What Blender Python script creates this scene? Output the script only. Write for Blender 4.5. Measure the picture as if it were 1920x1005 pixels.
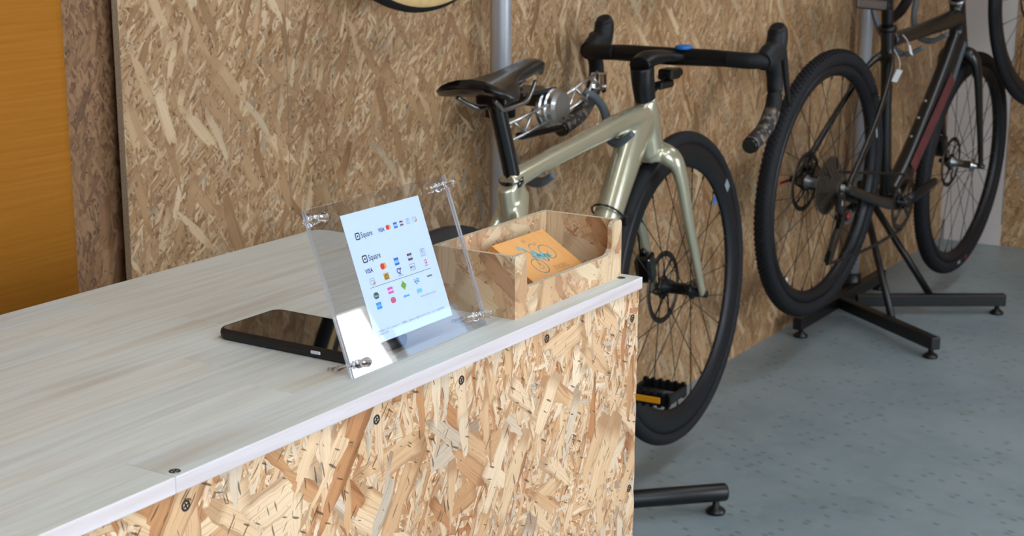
import bpy, bmesh, math, random
from mathutils import Vector, Matrix
R = math.radians
H = 1.24                      # camera height above the floor
scene = bpy.context.scene
for o in list(bpy.data.objects): bpy.data.objects.remove(o)
COL = scene.collection

# ------------------------------------------------------------------ camera, world, exposure
yaw, pitch, roll = R(32.28), R(13.48), 0.0043
F0 = Vector((-math.sin(yaw), math.cos(yaw), 0)); R0 = Vector((math.cos(yaw), math.sin(yaw), 0)); Z = Vector((0, 0, 1))
FW = F0*math.cos(pitch) - Z*math.sin(pitch); UP = Z*math.cos(pitch) + F0*math.sin(pitch)
RT = R0*math.cos(roll) + UP*math.sin(roll); UP2 = UP*math.cos(roll) - R0*math.sin(roll)
cam = bpy.data.cameras.new('camera'); co = bpy.data.objects.new('camera', cam); COL.objects.link(co)
M3 = Matrix((RT, UP2, -FW)).transposed().to_4x4(); M3.translation = Vector((0, 0, H)); co.matrix_world = M3
cam.sensor_width = 36.0; cam.lens = 2900/1920*36; cam.clip_start = .02; cam.clip_end = 50
cam.dof.use_dof = True; cam.dof.focus_distance = 1.34; cam.dof.aperture_fstop = 20
scene.camera = co
scene.view_settings.view_transform = 'Standard'; scene.view_settings.look = 'None'
scene.view_settings.gamma = 1; scene.view_settings.use_curve_mapping = False
scene.view_settings.exposure = 0.0
w = bpy.data.worlds.new('world'); scene.world = w; w.use_nodes = True
w.node_tree.nodes['Background'].inputs[0].default_value = (.75, .85, 1, 1)
w.node_tree.nodes['Background'].inputs[1].default_value = .35
WIN_NEAR, WIN_FAR, WIN_BACK, LAMP = 6.2, 12.0, 3.4, 11.0     # brightness of the daylit windows and of the ceiling lamps

# ------------------------------------------------------------------ materials
def hexc(r, g, b):
    f = lambda c: (c/255/12.92) if c/255 <= .04045 else ((c/255+.055)/1.055)**2.4
    return (f(r), f(g), f(b), 1)
class NT:
    def __init__(s, name):
        s.m = bpy.data.materials.new(name); s.m.use_nodes = True; s.t = s.m.node_tree; s.n = s.t.nodes; s.b = s.n['Principled BSDF']
    def add(s, typ, **kw):
        n = s.n.new(typ)
        for k, v in kw.items():
            if k.startswith('i_'): n.inputs[k[2:].replace('_', ' ')].default_value = v
            else: setattr(n, k, v)
        return n
    def ln(s, a, b): s.t.links.new(a, b)
    def math(s, op, a, b=None, clamp=False):
        n = s.n.new('ShaderNodeMath'); n.operation = op; n.use_clamp = clamp
        for i, v in enumerate((a, b)):
            if v is None: continue
            if hasattr(v, 'is_linked'): s.ln(v, n.inputs[i])
            else: n.inputs[i].default_value = v
        return n.outputs[0]
    def mix(s, f, a, b, mode='MIX'):
        n = s.n.new('ShaderNodeMix'); n.data_type = 'RGBA'; n.blend_type = mode
        for i, v in ((0, f), (6, a), (7, b)):
            if hasattr(v, 'is_linked'): s.ln(v, n.inputs[i])
            else: n.inputs[i].default_value = v
        return n.outputs[2]
    def ramp(s, fac, stops, interp='LINEAR'):
        n = s.n.new('ShaderNodeValToRGB'); n.color_ramp.interpolation = interp
        e = n.color_ramp.elements
        while len(e) < len(stops): e.new(.5)
        for x, (p, c) in zip(e, stops): x.position = p; x.color = c if len(c) == 4 else (*c, 1)
        s.ln(fac, n.inputs[0]); return n.outputs[0]
    def mapping(s, vec, rot=0, scale=(1, 1, 1), loc=(0, 0, 0)):
        if rot:                                     # rotate first, stretch afterwards
            q = s.n.new('ShaderNodeMapping'); s.ln(vec, q.inputs[0]); q.inputs['Rotation'].default_value = (0, 0, rot); vec = q.outputs[0]
        n = s.n.new('ShaderNodeMapping'); s.ln(vec, n.inputs[0])
        n.inputs['Scale'].default_value = scale; n.inputs['Location'].default_value = loc
        return n.outputs[0]
    def noise(s, vec, scale, detail=2, rough=.5):
        n = s.n.new('ShaderNodeTexNoise'); s.ln(vec, n.inputs['Vector']); n.inputs['Scale'].default_value = scale
        n.inputs['Detail'].default_value = detail; n.inputs['Roughness'].default_value = rough; return n
    def bump(s, h, strength, dist=.001):
        n = s.n.new('ShaderNodeBump'); n.inputs['Strength'].default_value = strength; n.inputs['Distance'].default_value = dist
        s.ln(h, n.inputs['Height']); s.ln(n.outputs[0], s.b.inputs['Normal']); return n

def plain(name, col, rough=.5, metal=0, coat=0, noise=0, nscale=60, bump=0, spec=.5):
    t = NT(name); t.b.inputs['Roughness'].default_value = rough; t.b.inputs['Metallic'].default_value = metal
    t.b.inputs['Coat Weight'].default_value = coat; t.b.inputs['Coat Roughness'].default_value = .08
    t.b.inputs['Specular IOR Level'].default_value = spec
    tc = t.add('ShaderNodeTexCoord').outputs['Object']
    nz = t.noise(tc, nscale, 3)
    a = tuple(c*(1-noise) for c in col[:3])+(1,); b = tuple(min(1, c*(1+noise)) for c in col[:3])+(1,)
    t.ln(t.ramp(nz.outputs[0], [(.3, a), (.7, b)]), t.b.inputs['Base Color'])
    if bump: t.bump(nz.outputs[0], bump)
    return t.m

def osb(name, pal, base, k=1.0, vert=0, seed=0.0, big=(.62, 3), small=(.55, 5), dark=.35, flake=(.055, .017), sliver=(.026, .0045), bump=.35, spread=28, edge_d=.7, slv=.34):
    """strand board: rotated layers of elongated cells, each with its own colour, grain and relief; fine slivers below, big flakes above"""
    rnd = random.Random(int(seed*10)+3)
    t = NT(name); uv = t.add('ShaderNodeTexCoord').outputs['UV']
    warp = t.noise(uv, 30, 3)
    wv = t.add('ShaderNodeVectorMath', operation='SCALE'); t.ln(warp.outputs['Color'], wv.inputs[0]); wv.inputs['Scale'].default_value = .008
    av = t.add('ShaderNodeVectorMath', operation='ADD'); t.ln(uv, av.inputs[0]); t.ln(wv.outputs[0], av.inputs[1]); V = av.outputs[0]
    def vor(vec, metric='CHEBYCHEV'):
        n = t.add('ShaderNodeTexVoronoi', voronoi_dimensions='2D', distance=metric); t.ln(vec, n.inputs['Vector']); n.inputs['Scale'].default_value = 1
        sp = t.add('ShaderNodeSeparateColor'); t.ln(n.outputs['Color'], sp.inputs[0]); return n, sp.outputs
    c, sp = vor(t.mapping(V, R(80 if vert else 35), (75*k, 300*k, 1), (seed, seed*2, 0)), 'EUCLIDEAN')
    c2, sp2 = vor(t.mapping(V, R(110 if vert else 125), (85*k, 330*k, 1), (seed+5, seed*2, 0)), 'EUCLIDEAN')
    sel = t.math('GREATER_THAN', t.noise(uv, 60*k, 1).outputs[0], .5)
    col = t.mix(sel, t.ramp(sp[0], base), t.ramp(sp2[1], base)); hgt = t.math('MULTIPLY', sp[2], .5)
    specs = [(sliver, small[0], 0)]*small[1]+[(flake, big[0], 1)]*big[1]
    for i, ((fl, fw), cov, isbig) in enumerate(specs):
        ang = 90 + rnd.gauss(0, spread) if vert else (i*180/len(specs)*3 + rnd.uniform(-14, 14)) % 180
        kk = k*rnd.choice((.8, 1.0, 1.3)); L = fl/kk; Wd = fw/kk*rnd.uniform(.75, 1.2)
        mp = t.mapping(V, R(ang), (1/L, 1/Wd, 1), (rnd.uniform(0, 90), rnd.uniform(0, 90), 0))
        n, s3 = vor(mp)
        mask = t.math('GREATER_THAN', s3[0], 1-cov*.5)
        c0 = t.ramp(s3[1], pal)
        if isbig:
            g = t.noise(t.mapping(mp, 0, (.30, 6.5, 1)), 2.2, 3, .7)
            gr = t.ramp(g.outputs[0], [(.30, (1-dark, 1-dark*1.2, 1-dark*1.45)), (.50, (1, 1, 1)), (.8, (1.08, 1.08, 1.08))])
            c0 = t.mix(1.0, c0, gr, 'MULTIPLY'); gh = g.outputs[0]
        else:
            g = t.noise(t.mapping(mp, 0, (.5, 2.5, 1)), 2, 1); gr = t.ramp(g.outputs[0], [(.3, (1-dark*.75, 1-dark*.95, 1-dark*1.15)), (.58, (1, 1, 1))]); c0 = t.mix(1.0, c0, gr, 'MULTIPLY'); gh = g.outputs[0]
        edge = t.ramp(n.outputs['Distance'], [(.42, (1, 1, 1)), (.60, (.60, .50, .42))])
        c0 = t.mix(edge_d, c0, edge, 'MULTIPLY')
        col = t.mix(mask, col, c0)
        hh = t.math('ADD', t.math('MULTIPLY', s3[2], .7), t.math('MULTIPLY', gh, .35)); hh = t.math('ADD', hh, .3)
        m = t.add('ShaderNodeMix'); t.ln(mask, m.inputs[0]); t.ln(hgt, m.inputs[2]); t.ln(hh, m.inputs[3]); hgt = m.outputs[0]
    for q, (rot, sc) in enumerate(((78, (60, 420)), (28, (75, 380)), (130, (50, 520)))):        # dark bark slivers
        d, s4 = vor(t.mapping(V, R(rot), (sc[0]*k, sc[1]*k, 1), (3.3+seed+q, 9, 0)), 'EUCLIDEAN')
        sl = t.math('MULTIPLY', t.math('LESS_THAN', d.outputs['Distance'], t.math('MULTIPLY', s4[1], slv)), t.math('GREATER_THAN', s4[0], .93))
        col = t.mix(t.math('MULTIPLY', sl, .8), col, (*[x*.28 for x in base[0][1][:3]], 1))
    big_n = t.noise(uv, 5*k, 2); col = t.mix(1.0, col, t.ramp(big_n.outputs[0], [(.3, (.88, .85, .82)), (.65, (1.06, 1.06, 1.06))]), 'MULTIPLY')
    t.ln(col, t.b.inputs['Base Color']); t.b.inputs['Roughness'].default_value = .62
    t.b.inputs['Specular IOR Level'].default_value = .35
    t.bump(hgt, bump, .0012)
    return t.m

def stave_wood(name, light, mid, streak, along='x', rnd_amt=1.0):
    t = NT(name); uv = t.add('ShaderNodeTexCoord').outputs['UV']; oi = t.add('ShaderNodeObjectInfo')
    cv = t.add('ShaderNodeCombineXYZ'); t.ln(t.math('MULTIPLY', oi.outputs['Random'], 37), cv.inputs[0]); t.ln(t.math('MULTIPLY', oi.outputs['Random'], 91), cv.inputs[1])
    av = t.add('ShaderNodeVectorMath', operation='ADD'); t.ln(uv, av.inputs[0]); t.ln(cv.outputs[0], av.inputs[1]); V = av.outputs[0]
    s1 = (6, 120, 1) if along == 'x' else (120, 6, 1); s2 = (18, 520, 1) if along == 'x' else (520, 18, 1); s3 = (2.2, 26, 1) if along == 'x' else (26, 2.2, 1)
    a = t.noise(t.mapping(V, 0, s1), 1, 3, .6); b = t.noise(t.mapping(V, 0, s2), 1, 4, .7); c = t.noise(t.mapping(V, 0, s3), 1, 2)
    col = t.ramp(a.outputs[0], [(.3, mid), (.62, light)])
    col = t.mix(t.ramp(c.outputs[0], [(.58, (0, 0, 0)), (.72, (.55, .55, .55))]), col, streak)
    col = t.mix(t.ramp(b.outputs[0], [(.62, (0, 0, 0)), (.75, (.5, .5, .5))]), col, streak)
    tn = t.ramp(oi.outputs['Random'], [(0, (.90, .95, 1.0)), (.35, (1.0, .96, .90)), (.7, (.95, .97, .96)), (1, (1.04, 1.02, .98))])
    col = t.mix(rnd_amt, col, tn, 'MULTIPLY')
    t.ln(col, t.b.inputs['Base Color']); t.b.inputs['Roughness'].default_value = .5
    t.bump(b.outputs[0], .12, .0005)
    return t.m

M = {}
M['osb_counter'] = osb('osb_counter',
    [(0, hexc(180, 122, 76)), (.2, hexc(204, 158, 114)), (.5, hexc(220, 184, 144)), (.8, hexc(232, 204, 172)), (1, hexc(188, 170, 150))],
    [(0, hexc(122, 80, 50)), (.22, hexc(180, 130, 90)), (.6, hexc(212, 170, 128)), (1, hexc(232, 202, 166))], seed=1.0, big=(.34, 4), small=(.62, 7), dark=.36, flake=(.066, .020), sliver=(.030, .0042), bump=.7, edge_d=.85, slv=.4)
M['osb_wall'] = osb('osb_wall',
    [(0, hexc(138, 102, 68)), (.25, hexc(164, 128, 90)), (.6, hexc(178, 144, 106)), (.88, hexc(206, 178, 142)), (1, hexc(146, 132, 112))],
    [(0, hexc(106, 76, 50)), (.3, hexc(152, 117, 82)), (.7, hexc(174, 140, 102)), (1, hexc(192, 164, 128))], vert=1, seed=2.0, big=(.25, 3), small=(.5, 5), dark=.18, flake=(.080, .017), sliver=(.030, .0055), bump=.25, spread=32, edge_d=.45)
M['osb_wall_shaded'] = osb('osb_wall_shaded',
    [(0, hexc(112, 80, 54)), (.4, hexc(140, 104, 72)), (1, hexc(158, 122, 88))],
    [(0, hexc(86, 60, 40)), (.5, hexc(130, 96, 66)), (1, hexc(152, 118, 84))], vert=1, seed=4.0, big=(.3, 2), small=(.5, 3), dark=.15, flake=(.05, .012), bump=.25, edge_d=.5)  # for the set-back board: its shade is put into this darker palette
M['osb_box'] = osb('osb_box',
    [(0, hexc(176, 132, 98)), (.3, hexc(202, 164, 124)), (.6, hexc(208, 176, 138)), (1, hexc(218, 194, 160))],
    [(0, hexc(158, 112, 86)), (.4, hexc(196, 156, 120)), (1, hexc(214, 184, 150))], k=1.25, seed=6.0, big=(.55, 4), small=(.4, 4), dark=.2, flake=(.055, .020), bump=.2, edge_d=.6, slv=.2)
def edge_mat(name, a, b):
    t = NT(name); uv = t.add('ShaderNodeTexCoord').outputs['UV']
    n = t.noise(t.mapping(uv, 0, (400, 500, 1)), 1, 4, .7)
    t.ln(t.ramp(n.outputs[0], [(.3, a), (.55, b)]), t.b.inputs['Base Color']); t.b.inputs['Roughness'].default_value = .8
    t.bump(n.outputs[0], .6, .001); return t.m
M['osb_edge'] = edge_mat('osb_edge', hexc(120, 100, 78), hexc(200, 184, 158))
M['osb_edge_box'] = edge_mat('osb_edge_box', hexc(150, 132, 108), hexc(208, 194, 170))
M['stave_top'] = stave_wood('stave_top', hexc(210, 214, 211), hexc(194, 196, 190), hexc(176, 154, 130), 'y')
M['stave_front'] = stave_wood('stave_front', hexc(212, 200, 202), hexc(200, 184, 182), hexc(170, 132, 118), 'x')
M['veneer'] = (lambda t: (t.ln(t.ramp(t.noise(t.mapping(t.add('ShaderNodeTexCoord').outputs['UV'], 0, (6, 220, 1)), 1, 4, .6).outputs[0],
    [(.3, hexc(142, 86, 14)), (.7, hexc(154, 99, 28))]), t.b.inputs['Base Color']), setattr(t.b.inputs['Roughness'], 'default_value', .7), setattr(t.b.inputs['Specular IOR Level'], 'default_value', .15), t.m)[-1])(NT('veneer'))
def floor_mat():
    t = NT('floor_vinyl'); uv = t.add('ShaderNodeTexCoord').outputs['Object']
    a = t.noise(uv, 3.2, 4, .6); b = t.noise(t.mapping(uv, 0, (30, 14, 1)), 1, 3)
    col = t.ramp(a.outputs[0], [(.3, hexc(122, 139, 146)), (.7, hexc(145, 159, 164))])
    col = t.mix(t.ramp(b.outputs[0], [(.5, (0, 0, 0)), (.75, (.45, .45, .45))]), col, hexc(150, 160, 160))
    b2 = t.noise(t.mapping(uv, .3, (9, 24, 1), (4, 4, 0)), 1, 3)
    col = t.mix(t.ramp(b2.outputs[0], [(.55, (0, 0, 0)), (.8, (.5, .5, .5))]), col, hexc(118, 124, 116))
    v = t.add('ShaderNodeTexVoronoi', voronoi_dimensions='2D'); t.ln(t.mapping(uv, .4, (26, 44, 1)), v.inputs['Vector']); v.inputs['Scale'].default_value = 1
    sp = t.add('ShaderNodeSeparateColor'); t.ln(v.outputs['Color'], sp.inputs[0])
    fl = t.math('MULTIPLY', t.math('LESS_THAN', v.outputs['Distance'], .22), t.math('GREATER_THAN', sp.outputs[0], .80))
    col = t.mix(t.math('MULTIPLY', fl, .5), col, t.ramp(sp.outputs[1], [(0, hexc(58, 92, 98)), (1, hexc(92, 96, 72))]))
    t.ln(col, t.b.inputs['Base Color']); t.b.inputs['Roughness'].default_value = .42; return t.m
M['floor'] = floor_mat()
M['white_wall'] = plain('white_wall', hexc(196, 190, 186), .7, noise=.03, nscale=4)
M['ceiling'] = plain('ceiling_paint', hexc(200, 198, 192), .9, noise=.02)
M['room_wall'] = plain('room_wall', hexc(170, 160, 148), .9, noise=.03)
M['champagne'] = plain('champagne_paint', hexc(186, 181, 154), .26, .55, .9, noise=.03, nscale=9)
M['frame_black'] = plain('black_carbon_paint', hexc(11, 9, 9), .36, 0, .22, noise=.2)
M['cassette'] = plain('cassette_steel', hexc(84, 74, 64), .45, .5, noise=.2)
M['maroon'] = plain('maroon_decal', hexc(92, 40, 46), .45, 0, .1, noise=.35, nscale=25)
M['black_satin'] = plain('black_satin', hexc(11, 11, 13), .38, spec=.35, noise=.15)
M['black_gloss'] = plain('black_gloss', hexc(8, 8, 9), .18, 0, .5, noise=.1)
M['bar_tape'] = plain('bar_tape', hexc(13, 13, 16), .62, spec=.35, noise=.25, nscale=220, bump=.4)
def camo():
    t = NT('camo_tape'); tc = t.add('ShaderNodeTexCoord').outputs['Object']
    v = t.add('ShaderNodeTexVoronoi'); t.ln(tc, v.inputs['Vector']); v.inputs['Scale'].default_value = 130
    sp = t.add('ShaderNodeSeparateColor'); t.ln(v.outputs['Color'], sp.inputs[0])
    t.ln(t.ramp(sp.outputs[0], [(0, hexc(26, 26, 28)), (.55, hexc(40, 38, 36)), (.6, hexc(84, 74, 62)), (.85, hexc(120, 106, 90))], 'CONSTANT'), t.b.inputs['Base Color']); t.b.inputs['Roughness'].default_value = .6; return t.m
M['camo_tape'] = camo()
M['hood'] = plain('hood_rubber', hexc(15, 16, 20), .55, spec=.35, noise=.15, nscale=200, bump=.2)
M['tyre'] = plain('tyre_rubber', hexc(17, 18, 23), .7, spec=.35, noise=.2, nscale=120, bump=.2)
M['rim'] = plain('rim_carbon', hexc(15, 16, 21), .45, spec=.35, noise=.12, nscale=30)
M['tan'] = plain('tan_sidewall', hexc(190, 158, 104), .6, noise=.08, nscale=60)
M['spoke'] = plain('spoke_steel', hexc(46, 44, 42), .45, .5)
M['steel'] = plain('steel', hexc(150, 150, 150), .28, .95, noise=.06)
M['dark_steel'] = plain('dark_steel', hexc(70, 66, 62), .35, .85, noise=.15)
M['silver'] = plain('polished_aluminium', hexc(205, 207, 208), .3, 1.0, noise=.02)
M['pole'] = plain('anodised_pole', hexc(196, 198, 204), .38, .6, noise=.02)
M['pole2'] = M['pole']
M['grey_rubber'] = plain('grey_rubber', hexc(78, 86, 92), .55, noise=.06)
M['rack_black'] = plain('rack_black', hexc(9, 9, 11), .4, noise=.1)
M['saddle'] = plain('saddle_cover', hexc(17, 18, 22), .3, 0, .25, noise=.1, nscale=200, bump=.1)
M['blue'] = plain('blue_plastic', hexc(30, 110, 190), .4)
M['label_grey'] = plain('label_grey', hexc(130, 136, 142), .5)
M['amber'] = plain('amber_reflector', hexc(210, 140, 20), .35)
M['red'] = plain('red_anodised', hexc(150, 30, 26), .35, .3)
M['reflector'] = plain('reflector_lens', hexc(120, 112, 108), .3)
M['tag_white'] = plain('tag_card', hexc(205, 205, 205), .6)
M['phone_case'] = plain('phone_case', hexc(20, 20, 22), .55, noise=.1)
M['phone_glass'] = plain('phone_glass', hexc(6, 6, 8), .03, 0, 0, noise=.0, spec=1.0)
M['phone_button'] = plain('phone_button', hexc(215, 218, 226), .4)
M['screw'] = plain('screw_black', hexc(22, 21, 21), .5, .1, noise=.2)
M['screw_steel'] = plain('screw_zinc', hexc(92, 88, 80), .35, .9, noise=.1)
M['paper'] = plain('paper_white', hexc(198, 212, 236), .5, noise=.005, spec=.3)
M['card'] = plain('orange_card', hexc(232, 168, 98), .38, .25, noise=.04, nscale=90)
M['card_side'] = plain('orange_card_edge', hexc(170, 112, 60), .6)
M['card_ink'] = plain('card_ink', hexc(120, 128, 112), .5)
M['card_ink2'] = plain('card_ink_light', hexc(120, 160, 160), .5, noise=.4, nscale=400)
M['card_ink3'] = plain('card_ink_brown', hexc(176, 124, 70), .5)
for n, c in dict(ink=(40, 44, 60), navy=(44, 52, 120), mred=(206, 60, 48), morange=(238, 150, 84), ablue=(36, 104, 190), lblue=(120, 180, 235), jcb=(70, 40, 70), jgreen=(60, 110, 70), grey=(110, 124, 150), orange=(226, 130, 60), gold=(206, 160, 60), purple=(60, 50, 120), pred=(222, 60, 60), dgreen=(66, 86, 78), magenta=(216, 90, 160), lime=(140, 180, 60), teal=(60, 150, 180), blue2=(50, 150, 225), pink=(206, 100, 130), sky=(140, 200, 240), white=(206, 218, 240)).items():
    M['p_'+n] = plain('print_'+n, hexc(*c), .6, spec=.2)
def acrylic():
    t = NT('clear_acrylic'); t.n.remove(t.b)
    ge = t.add('ShaderNodeNewGeometry'); dp = t.add('ShaderNodeVectorMath', operation='DOT_PRODUCT')
    t.ln(ge.outputs['Normal'], dp.inputs[0]); t.ln(ge.outputs['Incoming'], dp.inputs[1])
    k = t.math('SUBTRACT', 1, t.math('ABSOLUTE', dp.outputs['Value'])); k = t.math('POWER', k, 5.0)
    fz_ = t.math('ADD', t.math('MULTIPLY', k, .96), .04)
    tr = t.add('ShaderNodeBsdfTransparent'); tr.inputs[0].default_value = (.97, .975, .985, 1)
    gl = t.add('ShaderNodeBsdfGlossy'); gl.inputs['Roughness'].default_value = .01
    mx = t.add('ShaderNodeMixShader'); t.ln(fz_, mx.inputs[0]); t.ln(tr.outputs[0], mx.inputs[1]); t.ln(gl.outputs[0], mx.inputs[2])
    t.ln(mx.outputs[0], t.n['Material Output'].inputs[0]); return t.m
M['acrylic'] = acrylic()
def clear_edge():
    t = NT('acrylic_edge'); t.b.inputs['Base Color'].default_value = (.80, .84, .95, 1); t.b.inputs['Roughness'].default_value = .15
    t.b.inputs['Transmission Weight'].default_value = .55; t.b.inputs['IOR'].default_value = 1.49; return t.m
M['acrylic_edge'] = clear_edge()
def clear_plastic():
    t = NT('clear_plastic'); t.b.inputs['Base Color'].default_value = (.98, .97, .97, 1); t.b.inputs['Roughness'].default_value = .03
    t.b.inputs['Transmission Weight'].default_value = 1.0; t.b.inputs['IOR'].default_value = 1.49; return t.m
M['clear_plastic'] = clear_plastic()
def emit(name, col, s):
    t = NT(name); t.n.remove(t.b); e = t.add('ShaderNodeEmission'); e.inputs[0].default_value = col; e.inputs[1].default_value = s
    t.ln(e.outputs[0], t.n['Material Output'].inputs[0]); return t.m
M['daylight_near'] = emit('daylit_window_near', (.74, .87, 1, 1), WIN_NEAR)
M['daylight_far'] = emit('daylit_window_far', (.92, .96, 1, 1), WIN_FAR)
M['daylight_back'] = emit('daylit_window_back', (.42, .64, 1, 1), WIN_BACK)
M['lamp'] = emit('ceiling_lamp', (.93, .96, 1, 1), LAMP)

# ------------------------------------------------------------------ mesh helpers
class MB:
    def __init__(s): s.v = []; s.f = []; s.mi = []; s.sm = []; s.m = 0; s.smooth = False
    def add(s, vs, fs, smooth=None, m=None):
        b = len(s.v); s.v += [tuple(v) for v in vs]; s.f += [tuple(b+i for i in f) for f in fs]
        s.mi += [s.m if m is None else m]*len(fs); s.sm += [s.smooth if smooth is None else smooth]*len(fs); return s
    def box(s, x0, x1, y0, y1, z0, z1, mat=None, m=None):
        vs = [Vector((x, y, z)) for x in (x0, x1) for y in (y0, y1) for z in (z0, z1)]
        if mat: vs = [mat @ v for v in vs]
        return s.add(vs, [(0, 1, 3, 2), (4, 6, 7, 5), (0, 4, 5, 1), (2, 3, 7, 6), (0, 2, 6, 4), (1, 5, 7, 3)], False, m)
    def rbox(s, x0, x1, y0, y1, z0, z1, r=.002, seg=2, mat=None, m=None):
        bm = bmesh.new(); bmesh.ops.create_cube(bm, size=1)
        for v in bm.verts: v.co = Vector(((x0+x1)/2+v.co.x*(x1-x0), (y0+y1)/2+v.co.y*(y1-y0), (z0+z1)/2+v.co.z*(z1-z0)))
        bmesh.ops.bevel(bm, geom=list(bm.edges), offset=r, segments=seg, profile=.5, affect='EDGES')
        vs = [v.co.copy() for v in bm.verts]
        if mat: vs = [mat @ v for v in vs]
        bm.verts.index_update(); s.add(vs, [[v.index for v in f.verts] for f in bm.faces], False, m); bm.free(); return s
    def tube(s, pts, rad, n=12, ref=(1, 0, 0), caps=True, m=None, closed=False):
        """sweep: rad is a number, or a list of numbers / (a, b) with a along ref, b across"""
        pts = [Vector(p) for p in pts]; N = len(pts)
        if not isinstance(rad, (list, tuple)) or (isinstance(rad, tuple)): rad = [rad]*N
        ref = Vector(ref); ring = []; vs = []
        for i, p in enumerate(pts):
            if closed: tg = pts[(i+1) % N]-pts[i-1]
            else: tg = pts[min(i+1, N-1)]-pts[max(i-1, 0)]
            tg.normalize(); a = ref - tg*ref.dot(tg)
            if a.length < 1e-4: a = tg.orthogonal()
            a.normalize(); b = tg.cross(a)
            ra, rb = rad[i] if isinstance(rad[i], (tuple, list)) else (rad[i], rad[i])
            for k in range(n):
                an = 2*math.pi*k/n; vs.append(p + a*math.cos(an)*ra + b*math.sin(an)*rb)
        fs = []
        for i in range(N if closed else N-1):
            j = (i+1) % N
            for k in range(n): fs.append((i*n+k, i*n+(k+1) % n, j*n+(k+1) % n, j*n+k))
        s.add(vs, fs, True, m)
        if caps and not closed:
            b = len(s.v)-len(vs); s.f += [tuple(b+k for k in range(n))[::-1], tuple(b+(N-1)*n+k for k in range(n))]; s.mi += [s.m if m is None else m]*2; s.sm += [False]*2
        return s
    def lathe(s, o, ax, prof, n=24, m=None, smooth=True, close=False):
        o = Vector(o); ax = Vector(ax).normalized(); a = ax.orthogonal().normalized(); b = ax.cross(a); vs = []
        for r, h in prof:
            for k in range(n):
                t = 2*math.pi*k/n; vs.append(o + ax*h + (a*math.cos(t)+b*math.sin(t))*max(r, 1e-5))
        P = len(prof); fs = []
        for i in range(P if close else P-1):
            j = (i+1) % P
            for k in range(n): fs.append((i*n+k, i*n+(k+1) % n, j*n+(k+1) % n, j*n+k))
        return s.add(vs, fs, smooth, m)
    def cyl(s, a, b, r, n=16, m=None, r2=None):
        a = Vector(a); b = Vector(b); L = (b-a).length; r2 = r if r2 is None else r2
        return s.lathe(a, b-a, [(0, 0), (r, 0), (r, 0), (r2, L), (r2, L), (0, L)], n, m, smooth=False) if n < 8 else s.tube([a, b], [r, r2], n, ref=(b-a).orthogonal(), m=m)
    def prism(s, poly, d0, d1, mat, m=None):
        """2-D outline extruded along local z, placed by mat"""
        n = len(poly); vs = [mat @ Vector((x, y, d)) for d in (d0, d1) for x, y in poly]
        fs = [tuple(range(n))[::-1], tuple(range(n, 2*n))]+[(i, (i+1) % n, n+(i+1) % n, n+i) for i in range(n)]
        return s.add(vs, fs, False, m)
    def mesh(s, name):
        me = bpy.data.meshes.new(name); me.from_pydata(s.v, [], s.f); me.validate(); me.update()
        bm = bmesh.new(); bm.from_mesh(me); bmesh.ops.recalc_face_normals(bm, faces=bm.faces); bm.to_mesh(me); bm.free()
        if len(me.polygons) == len(s.f):
            me.polygons.foreach_set('material_index', s.mi); me.polygons.foreach_set('use_smooth', s.sm)
        uvl = me.uv_layers.new(name='UVMap')
        for p in me.polygons:
            nx, ny, nz = (abs(c) for c in p.normal)
            for li in p.loop_indices:
                c = me.vertices[me.loops[li].vertex_index].co
                uvl.data[li].uv = (c.y, c.z) if nx >= ny and nx >= nz else ((c.x, c.z) if ny >= nz else (c.x, c.y))
        return me
    def obj(s, name, mats, parent=None, **tags):
        me = s.mesh(name)
        for m in (mats if isinstance(mats, (list, tuple)) else [mats]): me.materials.append(M[m] if isinstance(m, str) else m)
        o = bpy.data.objects.new(name, me); COL.objects.link(o)
        if parent: o.parent = parent
        for k, v in tags.items(): o[k] = v
        return o
def thing(name, label, cat, loc=(0, 0, 0), rot=None, group=None):
    o = bpy.data.objects.new(name, None); COL.objects.link(o); o.location = loc; o.empty_display_size = .05
    if rot: o.rotation_euler = rot
    o['label'] = label; o['category'] = cat
    if group: o['group'] = group
    return o
def link_mesh(name, me, parent, mat=None):
    o = bpy.data.objects.new(name, me); COL.objects.link(o); o.parent = parent
    if mat: o.matrix_local = mat
    return o
def crv(pts, k=6):
    """Catmull-Rom through the points"""
    P = [Vector(p) for p in pts]; out = []
    Q = [P[0]*2-P[1]]+P+[P[-1]*2-P[-2]]
    for i in range(1, len(Q)-2):
        for j in range(k):
            t = j/k; a, b, c, d = Q[i-1], Q[i], Q[i+1], Q[i+2]
            out.append(.5*((2*b)+(c-a)*t+(2*a-5*b+4*c-d)*t*t+(3*b-a-3*c+d)*t**3))
    out.append(P[-1]); return out
def lerpl(vals, n):
    """resample a list of numbers or pairs to n samples"""
    out = []
    for i in range(n):
        x = i/(n-1)*(len(vals)-1); a = int(x); b = min(a+1, len(vals)-1); f = x-a
        u, v = vals[a], vals[b]
        out.append((u[0]*(1-f)+v[0]*f, u[1]*(1-f)+v[1]*f) if isinstance(u, (tuple, list)) else u*(1-f)+v*f)
    return out
def sweep(mb, pts, rad, n=12, k=6, **kw):
    c = crv(pts, k); return mb.tube(c, lerpl(rad, len(c)) if isinstance(rad, list) else rad, n, **kw)

# ------------------------------------------------------------------ room
WX = -1.679; EY = 5.67; RX = 1.6; BY = -2.2; CZ = 2.6
def struct(o): o['kind'] = 'structure'; return o
struct(MB().box(WX-.5, 3.4, BY, EY+.3, -.08, 0).obj('floor', 'floor'))
struct(MB().box(WX-.5, RX+.2, BY-.1, EY+.3, CZ, CZ+.1).obj('ceiling', 'ceiling'))
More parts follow.
